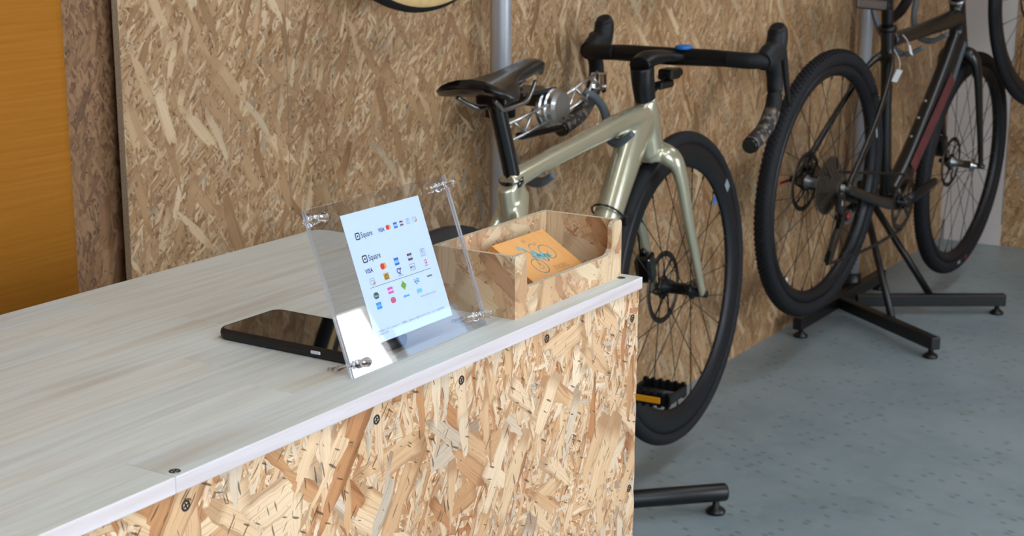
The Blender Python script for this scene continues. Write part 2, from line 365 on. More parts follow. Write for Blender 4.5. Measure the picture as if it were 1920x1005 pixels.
# strand-board wall: base board set back, face panels as pieces
wl = struct(MB().box(WX-.09, WX-.03, BY, EY, 0, CZ).obj('wall_left', 'osb_wall_shaded'))
ys = [1.594, 1.961, 2.871, 3.781, 4.691, EY]
for i in range(5):
    y0, y1 = ys[i]+.0008, ys[i+1]-.0008
    p = MB(); p.box(WX-.012, WX, y0, y1, 0, CZ)
    o = p.obj('osb_panel', ['osb_wall', 'osb_edge'], wl)
    for pl in o.data.polygons:
        if abs(pl.normal.x) < .5: pl.material_index = 1
    MB().box(WX-.030, WX-.0125, y0+.2, y0+.23, 0, CZ).obj('batten', 'osb_edge', wl)
we = struct(MB().box(WX-.2, -1.452, EY, EY+.08, 0, CZ).obj('wall_end', 'white_wall'))
MB().box(-1.66, -1.452, EY-.012, EY, 0, .075).obj('baseboard', 'white_wall', we)
MB().box(-1.452, RX, EY-.004, EY+.08, 0, CZ).obj('osb_panel', 'osb_wall', we)
struct(MB().box(WX-.2, RX+.2, BY-.1, BY, 0, CZ).obj('wall_back', 'room_wall'))
# window wall on the right, with openings
wr = MB()
wins = [(-1.3, 1.5, .55, 2.25, 'daylight_near'), (3.02, 3.88, .2, 1.60, 'daylight_far'), (3.88, 4.32, .2, 1.50, 'daylight_back')]
yy = BY
for (a, b, z0, z1, m) in wins:
    wr.box(RX, RX+.12, yy, a, 0, CZ); wr.box(RX, RX+.12, a, b, 0, z0); wr.box(RX, RX+.12, a, b, z1, CZ); yy = b
wr.box(RX, RX+.12, yy, EY, 0, CZ)
struct(wr.obj('wall_right', 'room_wall'))
for i, (a, b, z0, z1, m) in enumerate(wins):
    fr = MB(); t = .03
    fr.box(RX+.02, RX+.07, a, b, z0, z0+t); fr.box(RX+.02, RX+.07, a, b, z1-t, z1); fr.box(RX+.02, RX+.07, a, a+t, z0, z1); fr.box(RX+.02, RX+.07, b-t, b, z0, z1)
    f = struct(fr.obj('window_%d' % (i+1), 'white_wall'))
    MB().box(RX+.045, RX+.05, a+t, b-t, z0+t, z1-t).obj('pane', m, f)
for i, (x, y) in enumerate(((.1, .4), (.1, 2.2), (-.2, 4.2))):
    l = thing('ceiling_lamp', 'flat white panel lamp on the ceiling, %s' % ('above the counter', 'above the middle of the shop', 'above the far end of the shop')[i], 'lamp', (x, y, CZ))
    MB().rbox(-.17, .17, -.62, .62, -.05, 0, .005).obj('housing', 'white_wall', l)
    MB().box(-.15, .15, -.6, .6, -.056, -.051).obj('diffuser', 'lamp', l)

# ------------------------------------------------------------------ veneered cabinet at the left
c = thing('tall_cabinet', 'tall orange-brown wood veneered cabinet behind the counter', 'cabinet', (-1.45, .6, 0))
def rrect(x0, x1, y0, y1, r, n=6, corners=(1, 1, 1, 1)):
    out = []
    for i, (cx, cy, a0) in enumerate(((x1-r, y1-r, 0), (x0+r, y1-r, 90), (x0+r, y0+r, 180), (x1-r, y0+r, 270))):
        if corners[i]: out += [(cx+r*math.cos(R(a0+90*k/n)), cy+r*math.sin(R(a0+90*k/n))) for k in range(n+1)]
        else: out.append((x1 if i in (0, 3) else x0, y1 if i in (0, 1) else y0))
    return out
MB().prism(rrect(-.20, .15, -.9, .57, .028, 8), .06, 2.3, Matrix.Identity(4)).obj('carcass', 'veneer', c)
MB().box(-.18, .13, -.87, .545, 0, .06).obj('plinth', 'black_satin', c)

# ------------------------------------------------------------------ counter
TZ = H-.37; XB, XF, YE = -1.114, -.6945, 1.3455; TH = .0122
top = thing('countertop', 'pale whitewashed laminated wood countertop on the strand-board counter', 'countertop', (-.9, .5, TZ-TH))
rnd = random.Random(5)
rows = 9; wd = (XF-XB)/rows
for r in range(rows):
    y = YE; first = True
    while y > -.75:
        L = rnd.uniform(.32, .62) if not first else rnd.uniform(.18, .5)
        if r == rows-1: L = {0: YE-.688, 1: .55}.get(0 if first else 1, .5)
        y0 = max(y-L, -.78); g = .00006
        x0 = XB+r*wd; x1 = x0+wd
        mb = MB()
        if r == 0 and first:
            mb.prism([(px+.9, py-.5) for px, py in rrect(x0, x1, y0+g, y, .014, 6, (0, 1, 0, 0))], 0, TH, Matrix.Identity(4))
        elif r == rows-1:
            mb.rbox(x0+.9+g, x1+.9, y0-.5+g, y-.5, 0, TH, .0009, 2)
        else: mb.box(x0+.9+g, x1+.9-g, y0-.5+g, y-.5, 0, TH)
        o = mb.obj('stave', ['stave_top', 'stave_front'], top)
        for pl in o.data.polygons:
            if pl.normal.x > .6: pl.material_index = 1
        y = y0; first = False
def screw_mesh(r, mat):
    mb = MB(); mb.lathe((0, 0, 0), (0, 0, 1), [(0, -.0008), (r*.55, -.0008), (r*.62, .0002), (r*.9, .0006), (r, .0003), (r, -.001)], 20)
    for a in (0, math.pi/2):
        mb.box(-r*.55, r*.55, -r*.11, r*.11, -.0009, .0004, Matrix.Rotation(a+.4, 4, 'Z'), m=1)
    me = mb.mesh('screw'); me.materials.append(M[mat]); me.materials.append(M['black_satin']); return me
sc_top = screw_mesh(.0040, 'screw_steel'); sc_front = screw_mesh(.0041, 'screw')
for x, y in ((-.7022, .6953), (-.7102, 1.3293), (-1.03, 1.30)):
    link_mesh('screw', sc_top, top, Matrix.Translation((x+.9, y-.5, TH)))
FX = -.6985
cn = thing('counter', 'strand-board shop counter carrying the pale wooden top', 'counter', (-.9, .5, 0))
fz = TZ-TH-.0015
# front board with rough right-hand edge
mb = MB(); rn = random.Random(2); nz = 60
edge = [(1.3445-.5+rn.uniform(-.0016, .0012), fz*i/nz) for i in range(nz+1)]
poly = [(-.78-.5, 0)]+[(a, b) for a, b in edge]+[(-.78-.5, fz)]
mb.prism(poly, FX-.011+.9, FX+.9, Matrix(((0, 0, 1, 0), (1, 0, 0, 0), (0, 1, 0, 0), (0, 0, 0, 1))))
o = mb.obj('front_board', ['osb_counter', 'osb_edge'], cn)
for pl in o.data.polygons:
    if abs(pl.normal.x) < .5: pl.material_index = 1
for nm, b in (('end_board', (XB+.02, FX-.013, 1.325, 1.337, 0, fz)), ('middle_board', (XB+.02, FX-.013, .30, .312, 0, fz)), ('end_board', (XB+.02, FX-.013, -.76, -.748, 0, fz)), ('shelf', (XB+.03, FX-.013, -.745, 1.324, .42, .432))):
    MB().box(b[0]+.9, b[1]+.9, b[2]-.5, b[3]-.5, b[4], b[5]).obj(nm, 'osb_counter', cn)
for y, z in ((1.3321, .8292), (1.1657, .8482), (1.0269, .8454), (.9095, .8446), (1.3337, .6467), (.70, .845), (.50, .845), (1.333, .30)):
    link_mesh('screw', sc_front, cn, Matrix.Translation((FX+.9, y-.5, z)) @ Matrix.Rotation(math.pi/2, 4, 'Y'))

# ------------------------------------------------------------------ phone
ph = thing('smartphone', 'black smartphone lying face up on the counter behind the acrylic sign', 'phone', (-.8225, .9845, TZ))
PL, PW, PT = .1500, .0790, .0098
mb = MB(); pts = rrect(-PL/2, PL/2, -PW/2, PW/2, .0095, 8)
def shrink(d): return rrect(-PL/2+d, PL/2-d, -PW/2+d, PW/2-d, .0095-d*.5, 8)
rings = [(shrink(.0022), 0.0), (shrink(.0006), .0015), (shrink(0), .0038), (shrink(0), .0066), (shrink(.0006), .0086), (shrink(.0017), PT), (shrink(.0024), PT), (shrink(.0026), PT-.0004)]
vs = []; n = len(pts)
for rg, z in rings: vs += [(x, y, z) for x, y in rg]
fs = [(i*n+k, i*n+(k+1) % n, (i+1)*n+(k+1) % n, (i+1)*n+k) for i in range(len(rings)-1) for k in range(n)]+[tuple(range(n))[::-1], tuple((len(rings)-1)*n+k for k in range(n))]
mb.add(vs, fs, True)
mb.sm[-1] = False; mb.sm[-2] = False
mb.obj('case', 'phone_case', ph)
MB().prism(shrink(.0027), PT-.0004, PT-.0001, Matrix.Identity(4)).obj('screen', 'phone_glass', ph)
MB().rbox(.0300, .0400, -PW/2-.0007, -PW/2+.001, .0040, .0068, .0006, 2).obj('power_button', 'phone_button', ph)
MB().rbox(.0030, .0220, -PW/2-.0006, -PW/2+.001, .0040, .0062, .0005, 2).obj('volume_button', 'phone_case', ph)

# ------------------------------------------------------------------ acrylic sign
AN = Vector((.9436, 0, .331)).normalized(); AU = Vector((-.331, 0, .9436)).normalized(); AY = Vector((0, 1, 0))
AO = Vector((-.726, .918, TZ+.0006)); AW, AH = .1924, .1384
ac = thing('sign_stand', 'clear acrylic sign stand leaning back on the counter, holding a payment notice', 'sign stand', AO)
AM = Matrix((AY, AU, AN)).transposed().to_4x4()          # local x = along counter, y = up the sheet, z = towards the room
def sheet(name, d0, d1):
    mb = MB(); mb.box(0, AW, 0, AH, d0, d1, AM); o = mb.obj(name, ['acrylic', 'acrylic_edge'], ac)
    for pl in o.data.polygons:
        if abs(pl.normal.dot(AN)) < .5: pl.material_index = 1
sheet('front_sheet', -.0020, 0); sheet('back_sheet', -.0045, -.0025)
pp = MB().box(.0408, .1483, .0190, .1267, -.00240, -.00215, AM).obj('paper', 'paper', ac)
def bolt(w_, u_, rod):
    o = AM @ Vector((w_, u_, 0)); pr = [(0, .0135), (.0024, .0130), (.0038, .0112), (.0041, .0092), (.0036, .0072), (.0022, .0058), (.0030, .0052), (.0030, .0046), (.0024, .0042), (.0032, .0037), (.0032, .0031), (.0024, .0027), (.0036, .0022), (.0036, .0001)]
    back = [(.0044, -.0046), (.0044, -.0066), (.0020, -.0070)]
    back += [(.0019, -.0300), (.0026, -.0302), (.0026, -.0308), (0, -.0309)] if rod else [(.0019, -.0118), (.0012, -.0126), (0, -.0127)]
    mb = MB(); mb.lathe(o, AN, pr, 20); mb.lathe(o, AN, back, 20); mb.obj('bolt', 'clear_plastic', ac)
for a in ((.0085, .1290, 0), (.1840, .1290, 0), (.0085, .0100, 1), (.1840, .0100, 1)): bolt(*a)
# printing on the paper
def text(mb, s, w_, u_, size, m, sx=1.0, align='LEFT', M_=None, d=-.00211, bold=0.0, rot=0):
    cu = bpy.data.curves.new('t', 'FONT'); cu.body = s; cu.size = size; cu.align_x = align; cu.offset = bold; cu.resolution_u = 3
    ob = bpy.data.objects.new('t', cu); COL.objects.link(ob); bpy.context.view_layer.update()
    me = bpy.data.meshes.new_from_object(ob.evaluated_get(bpy.context.evaluated_depsgraph_get()))
    T = (M_ or AM) @ Matrix.Translation((w_, u_, d)) @ Matrix.Rotation(rot, 4, 'Z') @ Matrix.Diagonal((sx, 1, 1, 1))
    mb.add([T @ v.co for v in me.vertices], [list(p.vertices) for p in me.polygons], False, m)
    bpy.data.objects.remove(ob); bpy.data.curves.remove(cu); bpy.data.meshes.remove(me)
PN = ['ink', 'navy', 'mred', 'morange', 'ablue', 'lblue', 'jcb', 'jgreen', 'grey', 'orange', 'gold', 'purple', 'pred', 'dgreen', 'magenta', 'lime', 'teal', 'blue2', 'pink', 'sky', 'white']
PI = {n: i for i, n in enumerate(PN)}
def poly(mb, pts, m, d=-.00211, M_=None): mb.add([(M_ or AM) @ Vector((x, y, d)) for x, y in pts], [tuple(range(len(pts)))], False, PI[m] if isinstance(m, str) else m)
def prect(mb, cx, cy, w_, h, m, d=-.00211): poly(mb, [(cx-w_/2, cy-h/2), (cx+w_/2, cy-h/2), (cx+w_/2, cy+h/2), (cx-w_/2, cy+h/2)], m, d)
def pdisc(mb, cx, cy, rx, ry, m, d=-.00211, n=20): poly(mb, [(cx+rx*math.cos(2*math.pi*k/n), cy+ry*math.sin(2*math.pi*k/n)) for k in range(n)], m, d)
def pframe(mb, cx, cy, w_, h, t, m, d=-.00211):
    prect(mb, cx, cy+h/2-t/2, w_, t, m, d); prect(mb, cx, cy-h/2+t/2, w_, t, m, d); prect(mb, cx-w_/2+t/2, cy, t, h-2*t, m, d); prect(mb, cx+w_/2-t/2, cy, t, h-2*t, m, d)
def sqicon(mb, cx, cy, s):
    poly(mb, rrect(cx-s/2, cx+s/2, cy-s/2, cy+s/2, s*.22, 4), 'ink'); poly(mb, rrect(cx-s*.33, cx+s*.33, cy-s*.33, cy+s*.33, s*.12, 4), 'white', -.00208); poly(mb, rrect(cx-s*.13, cx+s*.13, cy-s*.13, cy+s*.13, s*.04, 3), 'ink', -.00205)
D2, D3 = -.00208, -.00205
mb = MB()
def mcard(cx, cy, r): pdisc(mb, cx-r*.5, cy, r, r, 'mred'); pdisc(mb, cx+r*.55, cy, r, r, 'morange', -.002105); pdisc(mb, cx+.02*r, cy, r*.45, r*.85, 'mred', D2)
def amex(cx, cy, s):
    prect(mb, cx, cy, s, s, 'ablue'); prect(mb, cx, cy-s*.02, s*.96, s*.40, 'lblue', D2); text(mb, 'AMERICAN', cx, cy+s*.02, s*.19, PI['white'], .9, 'CENTER', d=D3); text(mb, 'EXPRESS', cx, cy-s*.18, s*.19, PI['white'], .9, 'CENTER', d=D3)
def jcb(cx, cy, s):
    for i, (c, ch) in enumerate((('navy', 'J'), ('mred', 'C'), ('jgreen', 'B'))):
        x = cx+(i-1)*s*.34; poly(mb, rrect(x-s*.15, x+s*.15, cy-s*.5, cy+s*.5, s*.1, 3), c); prect(mb, x, cy, s*.30, s*.3, 'white', D2); text(mb, ch, x, cy-s*.1, s*.3, PI[c], 1, 'CENTER', d=D3)
    for y in (-.33, .33): prect(mb, cx, cy+s*y, s*.9, s*.12, 'jcb', D2)
def diners(cx, cy, s): pframe(mb, cx, cy, s, s, s*.06, 'grey'); pdisc(mb, cx, cy+s*.15, s*.24, s*.26, 'grey'); pdisc(mb, cx-s*.06, cy+s*.15, s*.06, s*.2, 'white', D2); pdisc(mb, cx+s*.08, cy+s*.15, s*.05, s*.2, 'white', D2); text(mb, 'Diners Club', cx, cy-s*.32, s*.19, PI['navy'], .8, 'CENTER')
def discover(cx, cy, s, t=1): pframe(mb, cx, cy, s, s*.78*t, s*.05, 'grey'); poly(mb, [(cx-s*.15, cy-s*.36), (cx+s*.46, cy-s*.36), (cx+s*.46, cy+s*.02)], 'orange', D2); text(mb, 'DISCOVER', cx, cy+s*.05, s*.2, PI['ink'], .8, 'CENTER', d=D3)
sqicon(mb, .0549, .1071, .0060); text(mb, 'Square', .0592, .1050, .0066, PI['ink'], .84, bold=.00006)
text(mb, 'VISA', .0868, .1054, .0046, PI['navy'], .92, 'CENTER', bold=.00012)
mcard(.0965, .1074, .0021); amex(.1066, .1074, .0050); jcb(.1152, .1076, .0044); diners(.1244, .1078, .0046); discover(.1341, .1077, .0056)
sqicon(mb, .0558, .0877, .0064); text(mb, 'Square', .0604, .0853, .0070, PI['ink'], .84, bold=.00006)
text(mb, 'VISA', .0568, .0758, .0050, PI['navy'], 1, 'CENTER', bold=.00012); mcard(.0761, .0777, .0027); amex(.0946, .0780, .0062); jcb(.1135, .0783, .0064); diners(.1323, .0787, .0064)
discover(.0571, .0683, .0066, 1.05); prect(mb, .0764, .0688, .0070, .0058, 'gold'); text(mb, 'iD', .0764, .0667, .0055, PI['ink'], 1, 'CENTER', d=D2, bold=.0001)
text(mb, 'Q', .0938, .0678, .0064, PI['purple'], 1, 'CENTER', bold=.00018); text(mb, '+', .0968, .0696, .0052, PI['purple'], 1, 'CENTER', bold=.00012); text(mb, 'QUICPay', .0948, .0655, .0017, PI['ink'], 1, 'CENTER')
pframe(mb, .1134, .0696, .0072, .0054, .0003, 'ink'); pdisc(mb, .1112, .0695, .0008, .0010, 'ink'); text(mb, 'Pay', .1122, .0686, .0030, PI['ink'], 1)
poly(mb, rrect(.1314, .1343, .0686, .0722, .0006, 3), 'pred'); text(mb, 'P', .1328, .0692, .0034, PI['white'], 1, 'CENTER', d=D2, bold=.0001); text(mb, 'PayPay', .1328, .0666, .0018, PI['ink'], 1, 'CENTER')
prect(mb, (.0521+.1373)/2, .0636, .0852, .00035, 'ink')
poly(mb, rrect(.0533, .0603, .0537, .0591, .0026, 5), 'dgreen'); text(mb, 'Suica', .0568, .0554, .0026, PI['white'], 1, 'CENTER', d=D2)
poly(mb, rrect(.0727, .0799, .0541, .0595, .0005, 2), 'magenta'); text(mb, 'PASMO', .0763, .0559, .0023, PI['white'], .9, 'CENTER', d=D2, bold=.0001)
poly(mb, [(.0948-.0042, .0572), (.0948, .0572-.0042), (.0948+.0042, .0572), (.0948, .0572+.0042)], 'lime'); pdisc(mb, .0948, .0572, .0019, .0019, 'jgreen', D2); pdisc(mb, .0948, .0572, .0012, .0012, 'lime', D3)
for k, (dx, dy) in enumerate(((-.0024, .0004), (-.0008, -.0012), (.0010, .0006), (.0026, .0000))): pdisc(mb, .1135+dx, .0572+dy, .0011, .0018, 'teal'); pdisc(mb, .1135+dx, .0574+dy, .0005, .0009, 'white', D2)
text(mb, 'manaca', .1326, .0572, .0026, PI['ink'], .95, 'CENTER', bold=.0001)
poly(mb, rrect(.0533, .0602, .0451, .0507, .0005, 2), 'blue2'); text(mb, 'ICOCA', .0568, .0470, .0025, PI['white'], .9, 'CENTER', d=D2)
poly(mb, rrect(.0729, .0797, .0459, .0509, .0022, 5), 'pink'); text(mb, 'はやかけん', .0763, .0476, .0014, PI['ink'], .9, 'CENTER', d=D2)
text(mb, 'nimoca', .0946, .0474, .0028, PI['blue2'], 1, 'CENTER', bold=.00015); poly(mb, rrect(.1098, .1170, .0466, .0506, .0004, 2), 'sky'); text(mb, 'SUGOCA', .1134, .0479, .0020, PI['blue2'], .9, 'CENTER', d=D2)
text(mb, '※PiTaPaはご利用いただけません。', .1126, .0428, .0017, PI['ink'], .92)
text(mb, '※お支払いについて。Squareカード、交通系IC、QUICPayは一括払いのみとなります。くわしくはお店の係へ。', .0467, .0272, .00200, PI['ink'], .97)
text(mb, '※分割払いは不可', .0467, .0247, .00185, PI['ink'], .9)
mb.obj('printed_notice', ['p_'+n for n in PN], pp)

# ------------------------------------------------------------------ strand-board box with cards
bx0, bx1, by0, by1, bh = -.8045, -.7145, 1.1362, 1.3360, .0585
bt = .0050
bo = thing('card_box', 'small strand-board box with a cut-out front, holding orange cards on the counter', 'box', (bx1, by0, TZ))
IX = Matrix(((0, 0, 1, 0), (1, 0, 0, 0), (0, 1, 0, 0), (0, 0, 0, 1)))     # outline (y, z) extruded along x
L = by1-by0; nb, nt = .0262, .0585
def arc(cx, cy, r, a0, a1, n=6): return [(cx+r*math.cos(R(a0+(a1-a0)*k/n)), cy+r*math.sin(R(a0+(a1-a0)*k/n))) for k in range(n+1)]
n0, n1 = .0205, L-.0200     # cut-out from n0 to n1
outl = [(0, 0), (L, 0)]+arc(L-.0045, bh-.0045, .0045, 0, 90, 4)+arc(n1+.0070, bh-.0070, .0070, 90, 180, 5)+arc(n1-.011, nb+.011, .011, 0, -90, 6)+arc(n0+.004, nb+.004, .004, 270, 180, 4)+arc(n0-.006, bh-.006, .006, 0, 90, 5)+[(.002, bh), (0, bh-.002)]
def box_part(name, mb, ez):
    o = mb.obj(name, ['osb_box', 'osb_edge_box'], bo)
    for pl in o.data.polygons:
        if ez(pl.normal): pl.material_index = 1
box_part('front_board', MB().prism(outl, -bt, 0, IX), lambda n: abs(n.x) < .5 and n.y > -.9 and n.z > -.5 and n.y < .9)
D = bx1-bx0
box_part('side_board', MB().box(-D, -bt-.0001, 0, bt, 0, bh-.0004), lambda n: n.z > .5)
box_part('side_board', MB().box(-D, -bt-.0001, L-bt, L, 0, bh-.0004), lambda n: n.z > .5)
box_part('back_board', MB().box(-D, -D+bt, bt+.0001, L-bt-.0001, 0, bh-.0002), lambda n: n.z > .5)
box_part('bottom_board', MB().box(-D+bt+.0001, -bt-.0001, bt+.0001, L-bt-.0001, 0.0005, .0045), lambda n: False)
# cards: leaning stack
C0 = Vector((-.7352, 1.2055, H-.354)); cu_ = (Vector((-.7845, 1.2055, H-.3233))-C0); CW, CHh = .0931, cu_.length; cu_.normalize(); cn_ = AY.cross(cu_)
def card_thing(off, dw, label, ink):
    o0 = C0 - cn_*off; CM = Matrix((AY, cu_, cn_)).transposed().to_4x4()
    ct = thing('card', label, 'card', o0, group='orange cards in the strand-board box')
    MB().box(dw, CW+dw, 0, CHh, -.0004, 0, CM).obj('card_sheet', 'card', ct)
    if not ink: return
    mb = MB(); d = .00008; sc = lambda p: [(x, y) for x, y in p]
    def ring(cx, cy, r, t, m, e=1.0, a0=0, a1=360, n=24):
        for k in range(n):
            a = R(a0+(a1-a0)*k/n); b = R(a0+(a1-a0)*(k+1)/n)
            poly(mb, [(cx+r*math.cos(a), cy+r*e*math.sin(a)), (cx+r*math.cos(b), cy+r*e*math.sin(b)), (cx+(r-t)*math.cos(b), cy+(r-t)*e*math.sin(b)), (cx+(r-t)*math.cos(a), cy+(r-t)*e*math.sin(a))], m, d, CM)
    def line(x0, y0, x1, y1, t, m, dd=d):
        v = Vector((x1-x0, y1-y0)).normalized()*t/2; poly(mb, [(x0-v.y, y0+v.x), (x0+v.y, y0-v.x), (x1+v.y, y1-v.x), (x1-v.y, y1+v.x)], m, dd, CM)
    W1 = (.0330, .0175); W2 = (.0640, .0305)
    ring(*W1, .0105, .0012, 0); ring(*W2, .0105, .0012, 0); ring(*W1, .0045, .0007, 0, a0=200, a1=420)
    # rider: body blobs in pale blue-green
    rr = random.Random(8)
    for (cx, cy, rx, ry) in ((.044, .0330, .0050, .0062), (.0475, .0275, .0048, .0050), (.0525, .0290, .0050, .0045), (.0570, .0262, .0042, .0036), (.0605, .0255, .0036, .0034), (.0305, .0450, .0034, .0030), (.0350, .0410, .0022, .0042), (.0385, .0300, .0022, .0030)):
        poly(mb, [(cx+rx*rr.uniform(.8, 1.1)*math.cos(2*math.pi*k/14), cy+ry*rr.uniform(.8, 1.1)*math.sin(2*math.pi*k/14)) for k in range(14)], 1, d*1.5, CM)
    line(.0330, .0175, .0400, .0310, .0013, 0); line(.0400, .0310, .0570, .0280, .0012, 0); line(.0400, .0290, .0520, .0190, .0011, 0); line(.0520, .0190, .0640, .0305, .0011, 0); line(.0520, .0190, .0560, .0290, .0011, 0); line(.0370, .0400, .0400, .0310, .0011, 0)
    ring(.0520, .0390, .0070, .0010, 0, 1, 20, 170); line(.0600, .0430, .0600, .0465, .0012, 0); line(.0460, .0490, .0450, .0530, .0011, 0); line(.0490, .0490, .0490, .0530, .0011, 0)
    text(mb, 'ITWORKS', .0480, .0060, .0088, 2, .62, 'LEFT', CM, d, .0)
    for k in range(2): line(.049, .0038-k*.0022, .078, .0038-k*.0022, .0004, 2)
    mb.obj('printed_artwork', ['card_ink', 'card_ink2', 'card_ink3'], ct)
for k in range(6):
    card_thing(.0011*(k), 0 if k == 0 else (-.0005*k), 'orange card with a printed bicycle rider, front one leaning in the strand-board box' if k == 0 else 'orange card hidden in the stack right behind the printed front card', k == 0)
ct = thing('card', 'orange card tilted low at the left inside the box behind the printed one', 'card', (-.768, 1.19, TZ+.006), group='orange cards in the strand-board box')
MB().box(-.027, .027, -.030, .060, 0, .0005, Matrix.Rotation(R(22), 4, 'Y')).obj('card_sheet', 'card', ct)

# ------------------------------------------------------------------ bicycles
def RY(v, yaw): return Matrix.Rotation(-yaw, 3, 'Z') @ Vector(v)
def wheel(parent, name, c, RR, r, rim_d, rim_mat, tyre_mat, spokes, hub_w, side_r, rot=None, rotor=.08, rotor_x=-.035, cassette=False, side_mat=None, rot_hub=.02, knobs=False, hub_mat='black_satin'):
    """wheel in the plane x = 0 about its hub; part of the bicycle, with tyre, hub, rotor and spokes as its own pieces"""
    ri = RR-2*r+.004                 # rim outer radius
    mb = MB(); wr_ = r*.92
    prof = [(ri, -wr_*.72), (ri-.012, -wr_*.85), (ri-rim_d*.55, -wr_*.80), (ri-rim_d*.92, -wr_*.35), (ri-rim_d, 0), (ri-rim_d*.92, wr_*.35), (ri-rim_d*.55, wr_*.80), (ri-.012, wr_*.85), (ri, wr_*.72)]
    mb.lathe((0, 0, 0), (1, 0, 0), prof, 96, close=True)
    wobj = mb.obj(name, rim_mat, parent); wobj.matrix_local = Matrix.Translation(c) @ (rot or Matrix.Identity(4))
    mb = MB(); rc = RR-r; pr = []
    for k in range(16):
        a = 2*math.pi*k/16; pr.append((rc+r*math.cos(a), r*math.sin(a)))
    mb.lathe((0, 0, 0), (1, 0, 0), pr, 120, close=True)
    if side_mat:
        n = len(mb.f)
        for q in range(n):
            k = q//120
            if 3 <= k <= 12: mb.mi[q] = 1
    if knobs:
        for row, (xo, ln_) in enumerate(((-.62, .007), (-.22, .006), (.22, .006), (.62, .007))):
            N = 150
            for k in range(N):
                t = 2*math.pi*(k+.5*(row % 2))/N; rad = rc+r*math.sqrt(max(0, 1-xo*xo))
                m = Matrix.Rotation(t, 4, 'X') @ Matrix.Translation((xo*r, 0, rad)) @ Matrix.Rotation(math.asin(xo), 4, 'Y')
                mb.box(-.0035, .0035, -.0035, .0035, -.001, .0022, m)
    mb.obj('tyre', [tyre_mat]+([side_mat] if side_mat else []), wobj)
    mb = MB(); h = hub_w/2
    mb.lathe((0, 0, 0), (1, 0, 0), [(0, -h), (.009, -h), (.010, -h*.72), (rot_hub, -h*.70), (rot_hub, -h*.62), (.012, -h*.5), (.012, h*.5), (rot_hub, h*.62), (rot_hub, h*.70), (.010, h*.72), (.009, h), (0, h)], 20)
    mb.obj('hub', hub_mat, wobj)
    sm = None; ri2 = ri-rim_d+.003
    for k in range(spokes):
        a = 2*math.pi*k/spokes; sd = 1 if k % 2 else -1; b = a+(R(52) if (k//2) % 2 else -R(52))
        p0 = Vector((sd*h*.66, rot_hub*.9*math.sin(b), rot_hub*.9*math.cos(b))); p1 = Vector((0, ri2*math.sin(a), ri2*math.cos(a)))
        if sm is None:
            q = MB(); q.tube([(0, 0, 0), (0, 0, 1)], [(.0011, .0009)]*2, 6); q.tube([(0, 0, .955), (0, 0, 1)], .0021, 6); sm = q.mesh('spoke'); sm.materials.append(M['spoke'])
        dv = p1-p0; m = Matrix.Translation(p0) @ dv.to_track_quat('Z', 'Y').to_matrix().to_4x4() @ Matrix.Diagonal((1, 1, dv.length, 1))
        link_mesh('spoke', sm, wobj, m)
    if rotor:
        mb = MB(); x = rotor_x; n = 48
        mb.lathe((x, 0, 0), (1, 0, 0), [(rotor-.013, -.0009), (rotor-.0005, -.0009), (rotor-.0005, .0009), (rotor-.013, .0009)], 64, close=True)
        for k in range(6):
            a = R(60*k); b = a+R(38)
            mb.tube([(x, .024*math.sin(a), .024*math.cos(a)), (x, .045*math.sin((a+b)/2+.12), .045*math.cos((a+b)/2+.12)), (x, (rotor-.010)*math.sin(b), (rotor-.010)*math.cos(b))], [(.0012, .004)]*3, 6)
        mb.lathe((x, 0, 0), (1, 0, 0), [(0, -.006), (.021, -.006), (.026, -.002), (.026, .002), (.021, .004), (0, .004)], 24)
        for k in range(24):          # drilled look: small raised cross pins on the brake track
            a = R(15*k); mb.cyl((x-.0013, (rotor-.007)*math.sin(a), (rotor-.007)*math.cos(a)), (x+.0013, (rotor-.007)*math.sin(a), (rotor-.007)*math.cos(a)), .0022, 8, m=1)
        mb.obj('disc_rotor', ['dark_steel', 'black_satin'], wobj)
    if cassette:
        mb = MB()
        for k in range(11):
            x = .018+k*.0036; rr = .076-.0052*k if k < 4 else .060-.0045*(k-3)
            mb.lathe((x, 0, 0), (1, 0, 0), [(rr-.014, 0), (rr-.001, 0), (rr, .0004), (rr, .0012), (rr-.001, .0016), (rr-.014, .0016)], 40, smooth=False, close=True)
            for q in range(int(rr*500)):
                a = 2*math.pi*q/int(rr*500); mb.box(.0, .0014, -.0018, .0018, -.001, .0030, Matrix.Translation((x, 0, 0)) @ Matrix.Rotation(a, 4, 'X') @ Matrix.Translation((0, 0, rr)))
        mb.lathe((0, 0, 0), (1, 0, 0), [(.018, .016), (.018, .060)], 16)
        mb.obj('cassette', 'cassette', wobj)
    return wobj
def P3(su, x, off): return (x, su[0]+off[0], su[1]+off[1])
def frame_mesh(parent, name, tubes, mat, off, vox=.0035, smooth=6):
    """tubes: (points (s, u[, x]), sections (a, b)) fused into one moulded shell"""
    mb = MB()
    for pts, sec in tubes:
        pp = [(p[2] if len(p) > 2 else 0, p[0]+off[0], p[1]+off[1]) for p in pts]
        sweep(mb, pp, sec, 16, 5)
    me = mb.mesh(name); o = bpy.data.objects.new('tmp', me); COL.objects.link(o)
    rm = o.modifiers.new('r', 'REMESH'); rm.mode = 'VOXEL'; rm.voxel_size = vox; rm.use_smooth_shade = True
    sm = o.modifiers.new('s', 'SMOOTH'); sm.iterations = smooth; sm.factor = .5
    bpy.context.view_layer.update()
    m2 = bpy.data.meshes.new_from_object(o.evaluated_get(bpy.context.evaluated_depsgraph_get()))
    m2.name = name; bpy.data.objects.remove(o)
    m2.materials.clear(); m2.materials.append(M[mat])
    m2.polygons.foreach_set('use_smooth', [True]*len(m2.polygons))
    ob = bpy.data.objects.new(name, m2); COL.objects.link(ob); ob.parent = parent; return ob
